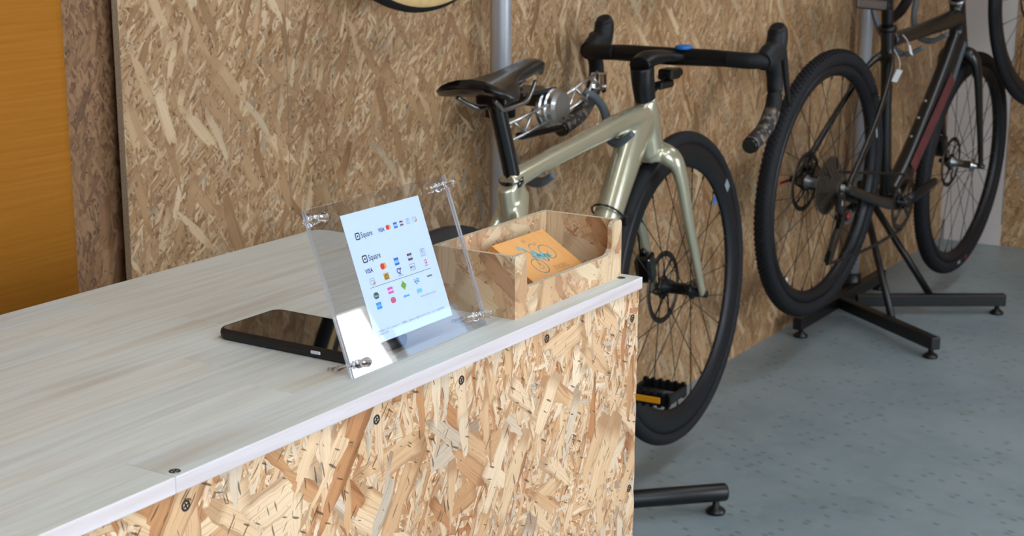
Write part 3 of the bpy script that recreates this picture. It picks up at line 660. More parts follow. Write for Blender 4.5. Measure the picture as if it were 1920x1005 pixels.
def saddle(parent, rear, nose, off, wid=.142):
    s0, u0 = rear; s1, u1 = nose; L_ = s1-s0; st = 16; n = 20; mb = MB(); vs = []
    wprof = [.050, .066, .071, .069, .062, .052, .041, .033, .028, .025, .023, .022, .021, .0205, .0195, .014]
    for i in range(st):
        t = i/(st-1); y = s0+L_*t+off[0]; wdt = wprof[i]*wid/.142
        top = u0+(u1-u0)*t - .006*math.sin(math.pi*t) - (.010*((t-.86)/.14)**2 if t > .86 else 0) + (.004 if t < .1 else 0); thk = .012+.010*min(1, t*1.6)+ (.012*max(0, 1-abs(t-.32)/.25))
        for k in range(n):
            a = 2*math.pi*k/n; cx = math.cos(a); sx = math.sin(a)
            x = wdt*math.copysign(abs(cx)**.75, cx)
            droop = -.020*(abs(x)/.07)**2.2*(1 if t < .6 else .5)
            z = top + droop + (0 if sx >= 0 else -thk*abs(sx)**.7) - (.004*(1-abs(sx)) if sx >= 0 else 0) - (.0035 if (abs(cx) < .25 and sx > 0 and .15 < t < .8) else 0)
            z -= thk*.2*(1-sx)*.5
            vs.append((x, y - (.016 if (i == 0 and abs(cx) < .5) else 0)*-1, z+off[1]))
    fs = [(i*n+k, i*n+(k+1) % n, (i+1)*n+(k+1) % n, (i+1)*n+k) for i in range(st-1) for k in range(n)]+[tuple(range(n))[::-1], tuple((st-1)*n+k for k in range(n))]
    mb.add(vs, fs, True); so = mb.obj('saddle', 'saddle', parent)
    mb = MB()
    for x in (-.021, .021):
        sweep(mb, [(x*1.6, s0+.03+off[0], u0-.028+off[1]), (x*1.4, s0+.055+off[0], u0-.040+off[1]), (x, s0+.085+off[0], u0-.050+off[1]), (x, s0+.155+off[0], u0-.047+off[1]), (x*.8, s0+.185+off[0], u0-.036+off[1]), (x*.5, s0+.215+off[0], u0-.018+off[1])], .0038, 8)
    mb.obj('rail', 'steel', so)
    return so

def drop_bar(parent, pts_bar, pts_drop, pts_hood, pts_lev, off, yawm, half, pivot, tape='bar_tape', patterned=False):
    """parent gets handlebar > tape, hood, lever, end plug"""
    mb = MB(); T = Matrix.Translation(pivot) @ Matrix.Rotation(-yawm, 4, 'Z') @ Matrix.Translation(-Vector(pivot))
    def q(su, x): return T @ Vector((x, su[0]+off[0], su[1]+off[1]))
    (c0, c1, c2) = pts_bar; two = len(pts_drop)
    sweep(mb, [q(c2, -half*.9), q(c1, -half*.5), q(c0, 0), q(c1, half*.5), q(c2, half*.9)], [(.014, .014), (.017, .0145), (.018, .016), (.017, .0145), (.014, .014)], 14, ref=(0, 0, 1))
    hb = mb.obj('handlebar', 'black_satin', parent)
    for sd in (-1, 1):
        mb = MB(); b0 = [q(c1, sd*half*.62), q(c2, sd*half*.86)]
        sweep(mb, b0+[q(p, sd*(half+dx)) for p, dx in pts_drop], .0162, 14, ref=(0, .2, 1)); mb.obj('bar_tape', tape, hb)
        if patterned:
            g = crv([q(p, sd*(half+dx)) for p, dx in pts_drop], 6); MB().tube(g[-11:-1]+[g[-1]-(g[-1]-g[-2])*.1], .0168, 16, ref=(0, .2, 1)).obj('patterned_tape', 'camo_tape', hb)
        e = [q(p, sd*(half+dx)) for p, dx in pts_drop[-2:]]; d = (e[1]-e[0]).normalized()
        MB().cyl(e[1]-d*.001, e[1]+d*.006, .0150, 16).obj('end_plug', 'black_gloss', hb)
        mb = MB(); sweep(mb, [q(p, sd*(half-.002)) for p in pts_hood], [(.0175, .018), (.021, .027), (.0215, .026), (.021, .0235), (.020, .022), (.014, .015)], 16); mb.obj('brake_hood', 'hood', hb)
        mb = MB(); sweep(mb, [q(p, sd*(half+(.004 if sd > 0 else .030))) for p in pts_lev], [(.0085, .013), (.007, .011), (.006, .009), (.005, .006)], 10); mb.obj('brake_lever', 'black_satin', hb)
    return hb
def chainring(parent, c, x, off, r=.080, crank_dir=(1, 0), crank_len=.17, mats=('black_satin', 'dark_steel'), pedal=False, left=True):
    cx = Vector((0, c[0]+off[0], c[1]+off[1])); mb = MB(); T = 40; pts = []
    cr = MB()
    for sd, dr in ((1, 1), (-1, -1)):
        if sd < 0 and not left: continue
        d = Vector((0, crank_dir[0]*dr, crank_dir[1]*dr)).normalized()
        cr.tube([cx+Vector((sd*.050, 0, 0))-d*.012, cx+Vector((sd*.062, 0, 0))+d*.05, cx+Vector((sd*.072, 0, 0))+d*crank_len, cx+Vector((sd*.072, 0, 0))+d*(crank_len+.012)], [(.009, .018), (.010, .017), (.009, .013), (.007, .008)], 12)
    cr.tube([cx-Vector((.068, 0, 0)), cx+Vector((.066, 0, 0))], .015, 16)
    co_ = cr.obj('crankset', mats[0], parent)
    for q in range(T*2):
        a = math.pi*q/T; z = r+(.0035 if q % 2 else -.0035); pts.append((cx.y+z*math.sin(a), cx.z+z*math.cos(a)))
    # ring with open middle
    n = len(pts); ri = r-.014; inner = [(cx.y+ri*math.sin(math.pi*q/T), cx.z+ri*math.cos(math.pi*q/T)) for q in range(n)]
    vs = [(x+d, *p) for d in (0, .003) for p in pts]+[(x+d, *p) for d in (0, .003) for p in inner]
    fs = []
    for q in range(n):
        w_ = (q+1) % n; fs += [(q, w_, n+w_, n+q), (2*n+q, 2*n+w_, 3*n+w_, 3*n+q), (q, w_, 2*n+w_, 2*n+q), (n+q, n+w_, 3*n+w_, 3*n+q)]
    mb.add(vs, fs, False)
    for k in range(4):
        a = R(45+90*k); mb.tube([(x+.002, cx.y+.01*math.sin(a), cx.z+.01*math.cos(a)), (x+.002, cx.y+ri*math.sin(a), cx.z+ri*math.cos(a))], [(.004, .009), (.003, .007)], 8)
    mb.obj('chainring', mats[1], co_)
    if pedal:
        PRF = []
        for sd in ((1, -1) if left else (1,)):
            d = Vector((0, crank_dir[0]*sd, crank_dir[1]*sd)).normalized(); e = cx+Vector((sd*.080, 0, 0))+d*crank_len
            mb = MB(); mb.cyl(e-Vector((sd*.006, 0, 0)), e+Vector((sd*.095, 0, 0)), .007, 12)
            for y in (-.042, .036):
                m0 = Matrix.Translation(e+Vector((sd*.055, 0, 0))); mb.rbox(-.045, .045, y, y+.007, -.012, .012, .002, 1, m0)
                for k in range(6): mb.box(-.043+k*.0155, -.036+k*.0155, y, y+.007, -.015, .015, m0)
            for xx in (-.045, .038): mb.rbox(xx, xx+.007, -.042, .043, -.009, .009, .002, 1, Matrix.Translation(e+Vector((sd*.055, 0, 0))))
            pd = mb.obj('pedal', 'black_satin', co_)
            m0 = Matrix.Translation(e+Vector((sd*.055, 0, 0)))
            if sd > 0: pd['label'] = 'pedal body with amber reflectors'
            for y in (-.0445, .0435): PRF.append((MB().rbox(-.026, .026, y-.001, y+.002, -.006, .006, .001, 1, m0), pd))
    if pedal:            # pedals sit on the bicycle, their reflectors on the pedals
        for rm_, pd in PRF: pd.parent = parent; rm_.obj('pedal_reflector', 'amber', pd)
    return co_
def caliper(parent, p, d, name='brake_caliper'):
    p = Vector(p); mb = MB(); m0 = Matrix.Translation(p) @ Matrix.Rotation(d, 4, 'X')
    mb.rbox(-.016, .018, -.018, .018, -.032, .032, .006, 2, m0); mb.rbox(-.022, -.010, -.012, .012, -.020, .020, .004, 2, m0)
    mb.cyl(m0 @ Vector((.0, .0, .030)), m0 @ Vector((0, 0, .044)), .006, 10)
    return mb.obj(name, 'black_gloss', parent)

# ---- bicycle 1: champagne road bike
y1 = R(-4.0); A1 = Vector((-1.4224, 2.924, H-.8192-.34))
b1 = thing('road_bicycle', 'champagne-coloured road bicycle with black drop handlebars, held on the rack behind the counter', 'bicycle', A1, (0, 0, -y1))
O1 = (0, .34)
AX1 = Vector((0, 0, .34)); RA1 = (-1.0, -.022); BB1 = (-.60, -.085)
relyaw = R(-1.84)-y1
fw1 = wheel(b1, 'front_wheel', AX1, .340, .0150, .052, 'rim', 'tyre', 24, .100, 1, rot=Matrix.Rotation(-relyaw, 4, 'Z') @ Matrix.Rotation(R(-1.5), 4, 'Y'), rotor=.080, rotor_x=-.036)
wheel(b1, 'rear_wheel', (0, RA1[0], RA1[1]+.34), .340, .0150, .052, 'rim', 'tyre', 24, .130, 1, rotor=.075, rotor_x=-.045, cassette=True)
frame_mesh(b1, 'frame', [
    ([(-.207, .434), (-.190, .385), (-.168, .322)], [(.022, .026), (.024, .034), (.026, .036)]),
    ([(-.775, .352), (-.700, .364), (-.505, .383), (-.27, .402), (-.215, .395)], [(.018, .019), (.018, .017), (.019, .018), (.022, .023), (.022, .026)]),
    ([(-.190, .400), (-.245, .372), (-.298, .315), (-.366, .232), (-.48, .080), (-.60, -.075)], [(.020, .030), (.024, .046), (.026, .042), (.026, .034), (.026, .030), (.028, .030)]),
    ([(-.775, .352), (-.745, .27), (-.70, .16), (-.615, -.06)], [(.018, .025), (.016, .028), (.015, .026), (.020, .020)]),
    ([(-.60, -.085, -.035), (-.60, -.085, .035)], [.024, .024]),
    ([(-.735, .335), (-.79, .25, .030), (-.90, .11, .052), (-1.0, -.022, .066)], [(.016, .030), (.009, .014), (.007, .011), (.008, .012)]),
    ([(-.735, .335), (-.79, .25, -.030), (-.90, .11, -.052), (-1.0, -.022, -.066)], [(.016, .030), (.009, .014), (.007, .011), (.008, .012)]),
    ([(-.62, -.08, .018), (-.72, -.07, .040), (-.9, -.04, .060), (-1.0, -.022, .066)], [(.010, .016), (.009, .016), (.008, .013), (.008, .014)]),
    ([(-.62, -.08, -.018), (-.72, -.07, -.040), (-.9, -.04, -.060), (-1.0, -.022, -.066)], [(.010, .016), (.009, .016), (.008, .013), (.008, .014)]),
], 'champagne', O1)
frame_mesh(b1, 'fork', [
    ([(-.172, .335), (-.163, .312)], [(.026, .032), (.032, .030)]),
    ([(-.160, .318, 0), (-.158, .316, .030), (-.140, .285, .050), (-.088, .165, .055), (-.020, .03, .056), (0, -.004, .056)], [(.020, .026), (.020, .024), (.013, .022), (.010, .017), (.008, .012), (.008, .012)]),
    ([(-.160, .318, 0), (-.158, .316, -.030), (-.140, .285, -.050), (-.088, .165, -.055), (-.020, .03, -.056), (0, -.004, -.056)], [(.020, .026), (.020, .024), (.013, .022), (.010, .017), (.008, .012), (.008, .012)]),
], 'champagne', O1, .003)
MB().cyl((-.070, 0, .336), (.066, 0, .336), .008, 14).obj('axle', 'black_satin', b1)
mb = MB(); sweep(mb, [(0, -.752, .682), (0, -.776, .745), (0, -.818, .838)], [(.0140, .0165)]*3, 16); mb.lathe((0, -.760, .690), (0, -.16, .47), [(0, 0), (.021, 0), (.021, .010), (0, .012)], 20)
sp = mb.obj('seat_post', 'black_gloss', b1)
mb = MB(); mb.rbox(-.028, .028, -.020, .020, -.011, .008, .004, 2, Matrix.Translation((0, -.816, .843)) @ Matrix.Rotation(R(4), 4, 'X')); mb.rbox(-.030, .030, -.030, .030, .004, .012, .003, 2, Matrix.Translation((0, -.806, .845))); mb.obj('saddle_clamp', 'black_satin', sp)
saddle(b1, (-.912, .535), (-.668, .560), O1)
# cockpit: spacers and one-piece stem
mb = MB(); sweep(mb, [(0, -.206, .772), (0, -.218, .810), (0, -.224, .838)], [(.020, .026), (.022, .029), (.023, .028)], 16)
sweep(mb, [(0, -.238, .842), (0, -.200, .850), (0, -.140, .851), (0, -.100, .848)], [(.021, .016), (.024, .017), (.034, .013), (.052, .012)], 16); mb.obj('stem', 'black_satin', b1)
drop_bar(b1, [(-.098, .508), (-.096, .509), (-.090, .507)], [((-.070, .507), .0), ((-.044, .497), .003), ((-.028, .465), .004), ((-.036, .420), .007), ((-.085, .376), .010), ((-.165, .352), .012)],
         [(-.082, .506), (-.052, .513), (-.020, .522), (-.008, .545), (-.008, .562), (-.012, .571)], [(.002, .535), (.020, .500), (.038, .455), (.060, .405)], O1, relyaw, .197, (0, -.2, .8), patterned=True)
mb = MB(); mb.lathe((.035, -.098, .863), (0, 0, 1), [(0, 0), (.016, 0), (.018, .002), (.018, .006), (.012, .009), (0, .009)], 24); mb.obj('bar_cap', 'blue', b1)['label'] = 'round blue cap on the handlebar'
mb = MB(); mb.rbox(-.010, .012, -.150, -.085, .785, .800, .003, 1); mb.rbox(-.016, .016, -.110, -.060, .800, .822, .004, 2); mb.cyl((0, -.085, .81), (0, -.035, .81), .010, 12); mb.tube(crv([(0, -.19, .775), (.004, -.150, .79), (0, -.11, .81)], 5), .0028, 8); mb.obj('computer_mount', 'black_satin', b1)
chainring(b1, BB1, .043, O1, .095, (1, -.03), .17, pedal=True)
caliper(b1, (-.052, -.060, .395), R(20)); mb = MB(); mb.tube(crv([(-.045, -.140, .60), (-.060, -.10, .52), (-.058, -.075, .42)], 6), .0025, 8)
mb.tube(crv([(-.03, -.175, .66), (-.050, -.140, .60)], 4), .0025, 8); mb.obj('brake_hose', 'black_satin', b1)
mb = MB()
mb.tube([(.031*math.cos(R(a)), -.372+.78*.0385*math.sin(R(a)), .570-.62*.0385*math.sin(R(a))) for a in range(0, 361, 24)], .0022, 6); mb.rbox(.014, .032, -.352, -.325, .545, .566, .003, 1); mb.obj('cable_strap', 'black_satin', b1)
def decal(wobj, ang, r0, r1, w_, x, m, name='rim_label'):
    """small printed patch following the rim side"""
    a0, a1 = R(ang)-w_/2/r0, R(ang)+w_/2/r0; mb = MB(); n = 5
    for k in range(n):
        a = a0+(a1-a0)*k/n; b = a0+(a1-a0)*(k+1)/n
        c = [(xx, r_*math.sin(t_), r_*math.cos(t_)) for xx in (x, x+.0006) for r_, t_ in ((r0, a), (r1, a), (r1, b), (r0, b))]
        mb.add(c, [(0, 1, 2, 3), (4, 7, 6, 5), (0, 4, 5, 1), (3, 2, 6, 7), (1, 5, 6, 2), (0, 3, 7, 4)], False)
    return mb.obj(name, m, wobj)
decal(fw1, 50.5, .290, .309, .024, .0128, 'label_grey')
MB().box(.002, .0040, .186, .198, .492, .509).obj('spoke_tag', 'blue', b1)['label'] = 'small blue tag on a front spoke'

# ---- bicycle 2: black gravel bike
y2 = R(3.86); A2 = Vector((-1.4398, 3.7915, H-.7245))
b2 = thing('gravel_bicycle', 'black gravel bicycle with knobbly tyres and a maroon-patterned down tube, on the tripod-footed rack', 'bicycle', (0, 0, 0), None)
lean2 = R(2.8)
MT = Matrix.Translation(A2) @ Matrix.Rotation(-y2, 4, 'Z') @ Matrix.Rotation(lean2, 4, 'Y') @ Matrix.Translation((0, 0, -.36))
b2.matrix_world = MT
O2 = (0, .36)
rw2 = wheel(b2, 'rear_wheel', (0, 0, .36), .350, .0205, .030, 'rim', 'tyre', 28, .135, 1, rotor=.080, rotor_x=-.048, cassette=True, knobs=True, hub_mat='steel')
fw2 = wheel(b2, 'front_wheel', (0, 1.040, .36-.086), .350, .0205, .030, 'rim', 'tyre', 28, .100, 1, rotor=.080, rotor_x=-.038, knobs=True, hub_mat='steel')
frame_mesh(b2, 'frame', [
    ([(.829, .43), (.885, .285)], [(.023, .025), (.028, .030)]),
    ([(.365, .350), (.57, .362), (.84, .385)], [(.019, .020), (.020, .021), (.024, .028)]),
    ([(.865, .325), (.80, .235), (.70, .115), (.58, -.02), (.47, -.105)], [(.026, .038), (.027, .038), (.028, .036), (.030, .036), (.032, .034)]),
    ([(.325, .385), (.345, .30), (.372, .165), (.41, .0), (.455, -.11)], [(.019, .020), (.018, .018), (.016, .018), (.018, .020), (.022, .024)]),
    ([(.455, -.11, -.036), (.455, -.11, .036)], [.027, .027]),
    ([(.350, .320), (.30, .28, .034), (.165, .150, .060), (0, 0, .073)], [(.010, .014), (.0075, .011), (.0075, .011), (.009, .014)]),
    ([(.350, .320), (.30, .28, -.034), (.165, .150, -.060), (0, 0, -.073)], [(.010, .014), (.0075, .011), (.0075, .011), (.009, .014)]),
    ([(.44, -.11, .02), (.36, -.10, .045), (.18, -.055, .066), (0, 0, .073)], [(.012, .020), (.010, .018), (.009, .014), (.009, .014)]),
    ([(.44, -.11, -.02), (.36, -.10, -.045), (.18, -.055, -.066), (0, 0, -.073)], [(.012, .020), (.010, .018), (.009, .014), (.009, .014)]),
], 'frame_black', O2, .004)
frame_mesh(b2, 'fork', [
    ([(.885, .290), (.890, .272)], [(.028, .030), (.034, .030)]),
    ([(.890, .275, 0), (.893, .270, .036), (.912, .225, .056), (.965, .09, .060), (1.03, -.05, .058), (1.040, -.088, .058)], [(.022, .026), (.022, .024), (.013, .020), (.010, .016), (.008, .012), (.009, .012)]),
    ([(.890, .275, 0), (.893, .270, -.036), (.912, .225, -.056), (.965, .09, -.060), (1.03, -.05, -.058), (1.040, -.088, -.058)], [(.022, .026), (.022, .024), (.013, .020), (.010, .016), (.008, .012), (.009, .012)]),
], 'frame_black', O2, .004)
mb = MB(); mb.lathe((0, .829, .790), (0, -.36, .93), [(0, 0), (.025, 0), (.025, .004), (.022, .008), (0, .008)], 20, m=1); sweep(mb, [(0, .826, .797), (0, .815, .83), (0, .80, .87)], .021, 14)
sweep(mb, [(0, .803, .862), (0, .86, .868), (0, .90, .872)], [(.018, .018)]*3, 12); mb.obj('stem', ['black_satin', 'steel'], b2)
drop_bar(b2, [(.905, .515), (.905, .515), (.908, .513)], [((.925, .512), 0), ((.965, .50), .004), ((.985, .465), .006), ((.975, .420), .010), ((.925, .375), .014), ((.850, .352), .018)],
         [(.925, .512), (.955, .520), (.985, .530), (.995, .55), (.994, .568), (.990, .578)], [(1.000, .54), (1.018, .505), (1.035, .455), (1.050, .405)], O2, 0, .200, (0, .9, .8))
mb = MB(); sweep(mb, [(0, .322, .745), (0, .295, .86), (0, .272, .95)], .0158, 14); mb.lathe((0, .326, .738), (0, -.2, .97), [(0, 0), (.025, 0), (.025, .012), (0, .012)], 20); mb.obj('seat_post', 'black_satin', b2)
saddle(b2, (.16, .635), (.42, .640), O2)
mb = MB(); mb.rbox(-.045, .045, .205, .213, .800, .832, .004, 2, m=0); mb.rbox(-.040, .040, .2035, .2052, .804, .828, .003, 1, m=1); mb.rbox(-.010, .010, .212, .290, .812, .820, .002, 1); mb.lathe((0, .285, .80), (0, -.2, .97), [(.0165, 0), (.022, 0), (.022, .018), (.0165, .018)], 16, close=True)
mb.obj('rear_reflector', ['black_satin', 'reflector'], b2)
# down tube: maroon patterned strip, front piece with highlight put into its blue-grey
def strip(name, p, q, x, w_, m, th=.002):
    d = Vector((0, q[0]-p[0], q[1]-p[1])); L_ = d.length; d.normalize(); nrm = Vector((1, 0, 0)).cross(d)
    T = Matrix((Vector((1, 0, 0)), d, nrm)).transposed().to_4x4(); T.translation = Vector((x, p[0]+O2[0], p[1]+O2[1]))
    return MB().rbox(-th, th, 0, L_, -w_/2, w_/2, th*.45, 1, T).obj(name, m, b2)
strip('maroon_panel', (.55, -.03), (.790, .212), .0275, .046, 'maroon')
strip('highlight_piece', (.795, .20), (.862, .310), .0275, .022, 'grey_rubber')
for s_, u_ in ((.640, .075), (.680, .120), (.60, .025)): MB().cyl((-.006, s_-.022, u_+.392), (.006, s_-.022, u_+.392), .004, 8).obj('bottle_bolt', 'steel', b2)
chainring(b2, (.455, -.11), .046, O2, .080, (1, .24), .165, left=True)
# rear derailleur
mb = MB(); mb.rbox(.072, .088, -.012, .020, .300, .350, .006, 2); mb.rbox(.070, .094, .005, .050, .268, .305, .008, 2); mb.tube([(.080, .0, .35), (.082, .005, .30), (.082, .03, .28)], .010, 10); dr = mb.obj('derailleur', 'black_gloss', b2)
mb = MB()
for x in (.078, .090): mb.prism([(.028, .290), (.006, .292), (-.050, .195), (-.058, .178), (-.040, .172), (-.030, .185)], x, x+.0018, IX)
mb.obj('derailleur_cage', 'dark_steel', dr)
mb = MB()
for c_ in ((.012, .272), (-.044, .186)):
    pts = [(c_[0]+(.020 if q % 2 else .017)*math.sin(math.pi*q/11), c_[1]+(.020 if q % 2 else .017)*math.cos(math.pi*q/11)) for q in range(22)]; MB().prism(pts, .082, .0855, IX).obj('jockey_wheel', 'black_satin', dr)
dr.location = (-.016, -.024, 0)
MB().lathe((.094, .028, .286), (1, 0, 0), [(0, 0), (.009, 0), (.009, .004), (0, .005)], 14).obj('red_bolt', 'red', dr)
mb = MB(); mb.rbox(.070, .092, .030, .062, .262, .300, .005, 2); mb.obj('derailleur_link', 'steel', dr)
# chain: links along upper and lower run
def chain(p, q, sag=0):
    out = []; N = max(2, int((Vector(q)-Vector(p)).length/.0127))
    for i in range(N+1):
        t = i/N; v = Vector(p).lerp(Vector(q), t); v.z -= sag*4*t*(1-t); out.append(v)
    return out
mb = MB()
for run in (chain((.045, .0, .36+.040), (.048, .455, .36-.110+.080)), chain((.068, -.070, .172), (.048, .470, .36-.110-.080), .012)):
    for i in range(len(run)-1):
        a, b = run[i], run[i+1]; w_ = .0034 if i % 2 else .0048
        for sx in (-1, 1): mb.tube([a+Vector((sx*w_/2, 0, 0)), b+Vector((sx*w_/2, 0, 0))], [(.0006, .0042)]*2, 6)
        mb.cyl(a-Vector((.0035, 0, 0)), a+Vector((.0035, 0, 0)), .0022, 6)
mb.obj('chain', 'dark_steel', b2)['kind'] = 'stuff'
caliper(b2, (-.058, .060, .375), R(60)); caliper(b2, (-.056, .985, .330), R(20))
mb = MB(); mb.cyl((-.090, 0, .36), (.082, 0, .36), .009, 12); mb.cyl((-.075, 1.040, .274), (.070, 1.040, .274), .008, 12); mb.obj('axle', 'dark_steel', b2)
MB().rbox(-.096, -.090, -.052, .004, .352, .360, .002, 1).obj('axle_lever', 'red', b2)
decal(rw2, 67, .300, .309, .060, .0165, 'label_grey', 'tyre_label'); decal(rw2, -138, .286, .294, .014, .0165, 'tag_white')
decal(fw2, 176, .318, .330, .022, .0195, 'label_grey', 'tyre_label'); decal(fw2, 166, .318, .330, .018, .0195, 'red', 'tyre_label')
mb = MB(); mb.tube(crv([(.0, .90, .60), (-.05, .93, .50), (-.062, .975, .38)], 6), .0025, 8); mb.obj('brake_hose', 'black_satin', b2)
def W2(v): return MT @ Vector(v)
for i, (pts, tag, lab) in enumerate((([(.020, .385, .725), (.030, .405, .705), (.026, .430, .680), (.024, .445, .668)], (.450, .668), 'small white price tag on a white string round the black top tube'),
                                     ([(.0, .36, .70), (.028, .36, .66), (.030, .366, .630)], (.366, .620), 'white folded price tag hanging behind the seat tube of the black bicycle'))):
    tg = thing('price_tag', lab, 'price tag', W2((.026, tag[0], tag[1])))
    mb = MB(); T = Matrix.Translation(-tg.location)
    mb.tube([T @ W2(p) for p in crv(pts, 5)], .0011, 6); mb.obj('string', 'tag_white', tg)
    mb = MB(); RM = Matrix.Rotation(-y2, 4, 'Z') @ Matrix.Rotation(R(20 if i else -35), 4, 'Y') @ Matrix.Rotation(R(-10 if i else 55), 4, 'X')
    if i: mb.box(-.0004, .0004, -.022, .026, -.024, .012, RM)
    else: mb.box(-.0004, .0004, -.004, .034, -.006, .006, RM)
    mb.obj('tag_card', 'tag_white', tg)

# ------------------------------------------------------------------ racks
def rack(name, label, x, y, legs, braces, bar, round_tube, hooks, truss):
    t = thing(name, label, 'bike rack', (x, y, 0)); o = Vector((x, y, 0))
    mb = MB(); mb.lathe((0, 0, 0), (0, 0, 1), [(0, .03), (.0205, .03), (.0205, CZ-.05), (0, CZ-.05)], 28); mb.obj('pole', 'pole', t)
    MB().lathe((0, 0, 0), (0, 0, 1), [(0, CZ-.07), (.024, CZ-.07), (.035, CZ-.004), (0, CZ-.004)], 20).obj('pole_cap', 'black_satin', t)
    MB().lathe((0, 0, 0), (0, 0, 1), [(0, .012), (.030, .012), (.030, .085), (.0212, .09), (0, .09)], 20).obj('base_socket', 'rack_black', t)
    def leg(a, b, nm='leg'):
        a = Vector(a)-o; b = Vector(b)-o; mb = MB(); d = (b-a).normalized()
        if round_tube: mb.tube([a, b-d*.004, b], [.019, .019, .0165], 18, ref=(0, 0, 1))
        else:
            sd = d.cross(Z).normalized(); T = Matrix((d, sd, Z)).transposed().to_4x4(); T.translation = a; mb.rbox(0, (b-a).length, -.015, .015, -.018, .018, .003, 2, T)
        lo = mb.obj(nm, 'rack_black', t); f = b-d*.022; zz = f.z
        mb = MB(); mb.lathe((f.x, f.y, 0), (0, 0, 1), [(0, .0005), (.020, .0005), (.021, .006), (.015, .012), (.008, .016), (.006, zz-.015), (0, zz-.01)], 18); mb.obj('foot', 'rack_black', lo); return lo
    for a, b in legs: leg(a, b)
    if bar: leg(bar[0], bar[1], 'wall_bar'); 
    if bar:
        f = Vector(bar[0])-o; MB().lathe((f.x, f.y+.03, 0), (0, 0, 1), [(0, .0005), (.020, .0005), (.021, .006), (.008, .016), (.006, .03), (0, .03)], 18).obj('foot', 'rack_black', t)
    for a, b in braces:
        mb = MB(); mb.tube([Vector(a)-o, Vector(b)-o], [(.011, .011)]*2, 12, ref=(0, 0, 1)); mb.obj('brace', 'rack_black', t)
    # truss carrier
    (ta, tb, tc) = [Vector(v)-o for v in truss]; d = (tb-ta).normalized(); up = Vector((1, 0, 0)).cross(d).normalized()
    if up.z < 0: up = -up
    hh = .0165
    for p0, p1 in ((ta, tc-d*.034), (tc+d*.034, tb)):
        mb = MB(); Lt = (p1-p0).length
        for xs_ in (0,):
            X_ = Vector((xs_, 0, 0))
            for sgn in (-1, 1): mb.tube([p0+up*hh*sgn+X_, p1+up*hh*sgn+X_], [(.0028, .0028)]*2, 8)
            n = 4; z_ = [p0+d*Lt*k/n+up*hh*(1 if k % 2 else -1)+X_ for k in range(n+1)]
            for k in range(n): mb.tube([z_[k], z_[k+1]], [(.0025, .0022)]*2, 8)
        mb.obj('truss', 'silver', t)
    mb = MB(); mb.lathe(tc+Vector((-.030, 0, 0)), (1, 0, 0), [(0, 0), (.036, 0), (.039, .004), (.039, .010), (.036, .013), (.036, .020), (.033, .023), (.033, .033), (.029, .040), (.0, .040)], 40, smooth=False)
    mb.obj('hub_disc', 'silver', t)
    mb = MB(); mb.cyl(tc+Vector((.010, .003, -.020)), tc+Vector((.0108, .003, -.020)), .0022, 10); mb.obj('disc_screw', 'black_satin', t)
    mb = MB(); mb.rbox(-.020, tc.x-.02, -.030, .012, tc.z+.000, tc.z+.026, .004, 2); mb.lathe((0, 0, tc.z-.03), (0, 0, 1), [(.0207, 0), (.030, 0), (.030, .075), (.0207, .075)], 20, close=True)
    mb.rbox(-.010, tc.x-.01, -.12, .00, tc.z+.030, tc.z+.037, .002, 1); mb.rbox(tc.x-.05, tc.x-.030, -.09, .06, tc.z-.055, tc.z-.043, .003, 1)
    mb.obj('clamp_bracket', 'rack_black', t)
    mb = MB(); mb.rbox(-.012, .012, -.012, .016, -.016, .016, .004, 2, Matrix.Translation(tb)); mb.obj('end_knob', 'clear_plastic', t)
    for h in hooks:
        mb = MB(); sweep(mb, [Vector(p)-o for p in h], [(.007, .009), (.008, .010), (.009, .011), (.009, .011), (.008, .009), (.006, .007)], 12, ref=(1, 0, 0)); mb.obj('hook_arm', 'grey_rubber', t)
    return t
px1, py1 = -1.630, 2.535
rack('bike_rack', 'silver pole bike rack with truss arms and a round-tube black base, holding the champagne bicycle', px1, py1,
     [((px1+.02, py1-.13, .045), (-1.2286, 2.7798, .045)), ((px1+.02, py1-.20, .045), (-1.235, 2.12, .045))],
     [((-1.46, 2.545, .05), (px1+.015, py1, .36)), ((-1.46, 2.26, .05), (px1+.015, py1, .36))],
     ((px1, py1-.42, .045), (px1, py1+.20, .045)), True,
     [[(-1.50, 2.635, .872), (-1.475, 2.645, .855), (-1.45, 2.635, .828), (-1.425, 2.600, .792), (-1.390, 2.580, .785), (-1.360, 2.578, .806)],
      [(-1.50, 2.345, .815), (-1.480, 2.335, .800), (-1.45, 2.315, .770), (-1.42, 2.295, .755), (-1.385, 2.288, .754), (-1.358, 2.284, .770)]],
     [(-1.50, 2.340, .8195), (-1.50, 2.692, .8870), (-1.49, 2.520, .8520)])
px2, py2 = -1.632, 4.60
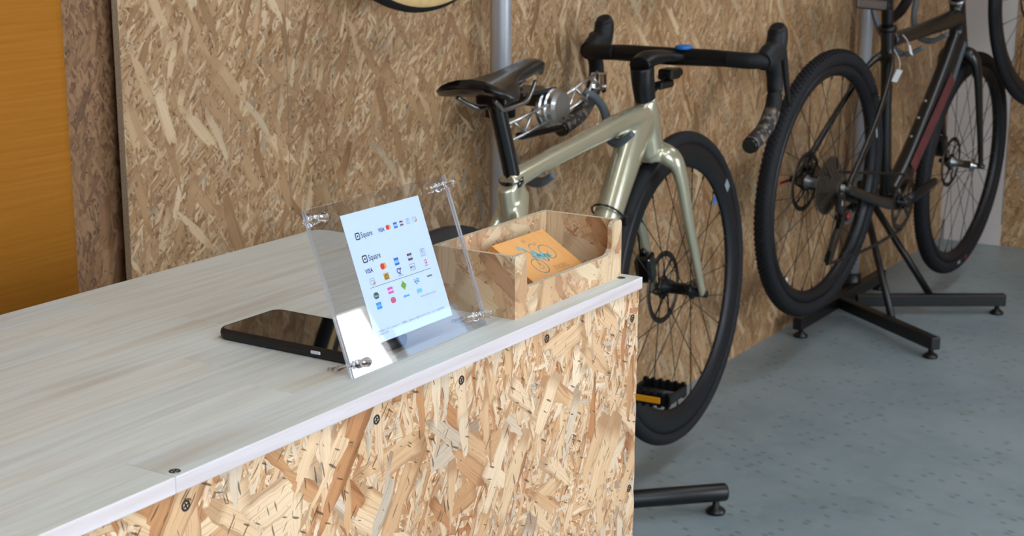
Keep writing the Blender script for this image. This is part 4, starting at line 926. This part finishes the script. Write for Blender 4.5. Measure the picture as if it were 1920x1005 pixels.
rack('bike_rack', 'silver pole bike rack with square-tube black tripod base, holding the black gravel bicycle', px2, py2,
     [((-1.5788, 4.385, .045), (-1.2022, 4.0976, .045)), ((-1.5584, 4.4417, .045), (-1.175, 4.6931, .045))],
     [((-1.3883, 4.2738, .050), (px2+.012, py2-.01, .380)), ((-1.3743, 4.5935, .050), (px2+.012, py2-.01, .380))],
     ((-1.602, 4.08, .045), (-1.602, 4.80, .045)), False,
     [[(-1.50, 4.66, 1.04), (-1.48, 4.60, .97), (-1.46, 4.52, .90), (-1.43, 4.475, .852), (-1.385, 4.465, .840), (-1.338, 4.46, .862)],
      [(-1.50, 4.28, .98), (-1.495, 4.27, .93), (-1.47, 4.285, .865), (-1.43, 4.285, .824), (-1.395, 4.285, .816), (-1.350, 4.285, .838)]],
     [(-1.50, 4.28, .985), (-1.50, 4.66, 1.055), (-1.49, 4.47, 1.02)])

# ------------------------------------------------------------------ upper and far bicycles, mostly outside the frame
u1 = thing('road_bicycle', 'tan-walled bicycle hung high, only a curve of tyre visible at top left', 'bicycle', (-1.565, 3.185, 1.0745), (0, 0, 0))
OU = (0, .34)
wheel(u1, 'rear_wheel', (0, -1.0, .3125), .340, .0160, .024, 'rim', 'tyre', 24, .13, 1, rotor=0, side_mat='tan')
wheel(u1, 'front_wheel', (0, 0, .34), .340, .0160, .024, 'rim', 'tyre', 24, .10, 1, rotor=0, side_mat='tan')
frame_mesh(u1, 'frame', [([(-.21, .50), (-.17, .36)], [(.022, .024)]*2), ([(-.75, .42), (-.20, .48)], [(.016, .016)]*2), ([(-.185, .42), (-.58, -.07)], [(.019, .019)]*2), ([(-.77, .48), (-.58, -.07)], [(.016, .016)]*2),
    ([(-.74, .42, .01), (-1.0, -.028, .065)], [.009]*2), ([(-.74, .42, -.01), (-1.0, -.028, -.065)], [.009]*2), ([(-.58, -.07, .02), (-1.0, -.028, .065)], [.010]*2), ([(-.58, -.07, -.02), (-1.0, -.028, -.065)], [.010]*2),
    ([(-.17, .37, 0), (-.165, .365, .04), (0, 0, .054)], [.014, .012, .009]), ([(-.17, .37, 0), (-.165, .365, -.04), (0, 0, -.054)], [.014, .012, .009])], 'frame_black', OU, .006, 3)
u3 = thing('bicycle_wheel', 'black deep-rimmed bicycle wheel cut off by the right edge of the picture', 'bicycle wheel', (-1.243, 5.1, .938-.345), (0, 0, -.1785))
wheel(u3, 'rim', (0, 0, .345), .345, .0150, .045, 'rim', 'tyre', 24, .10, 1, rot=Matrix.Rotation(-.05, 4, 'Y'), rotor=.07)
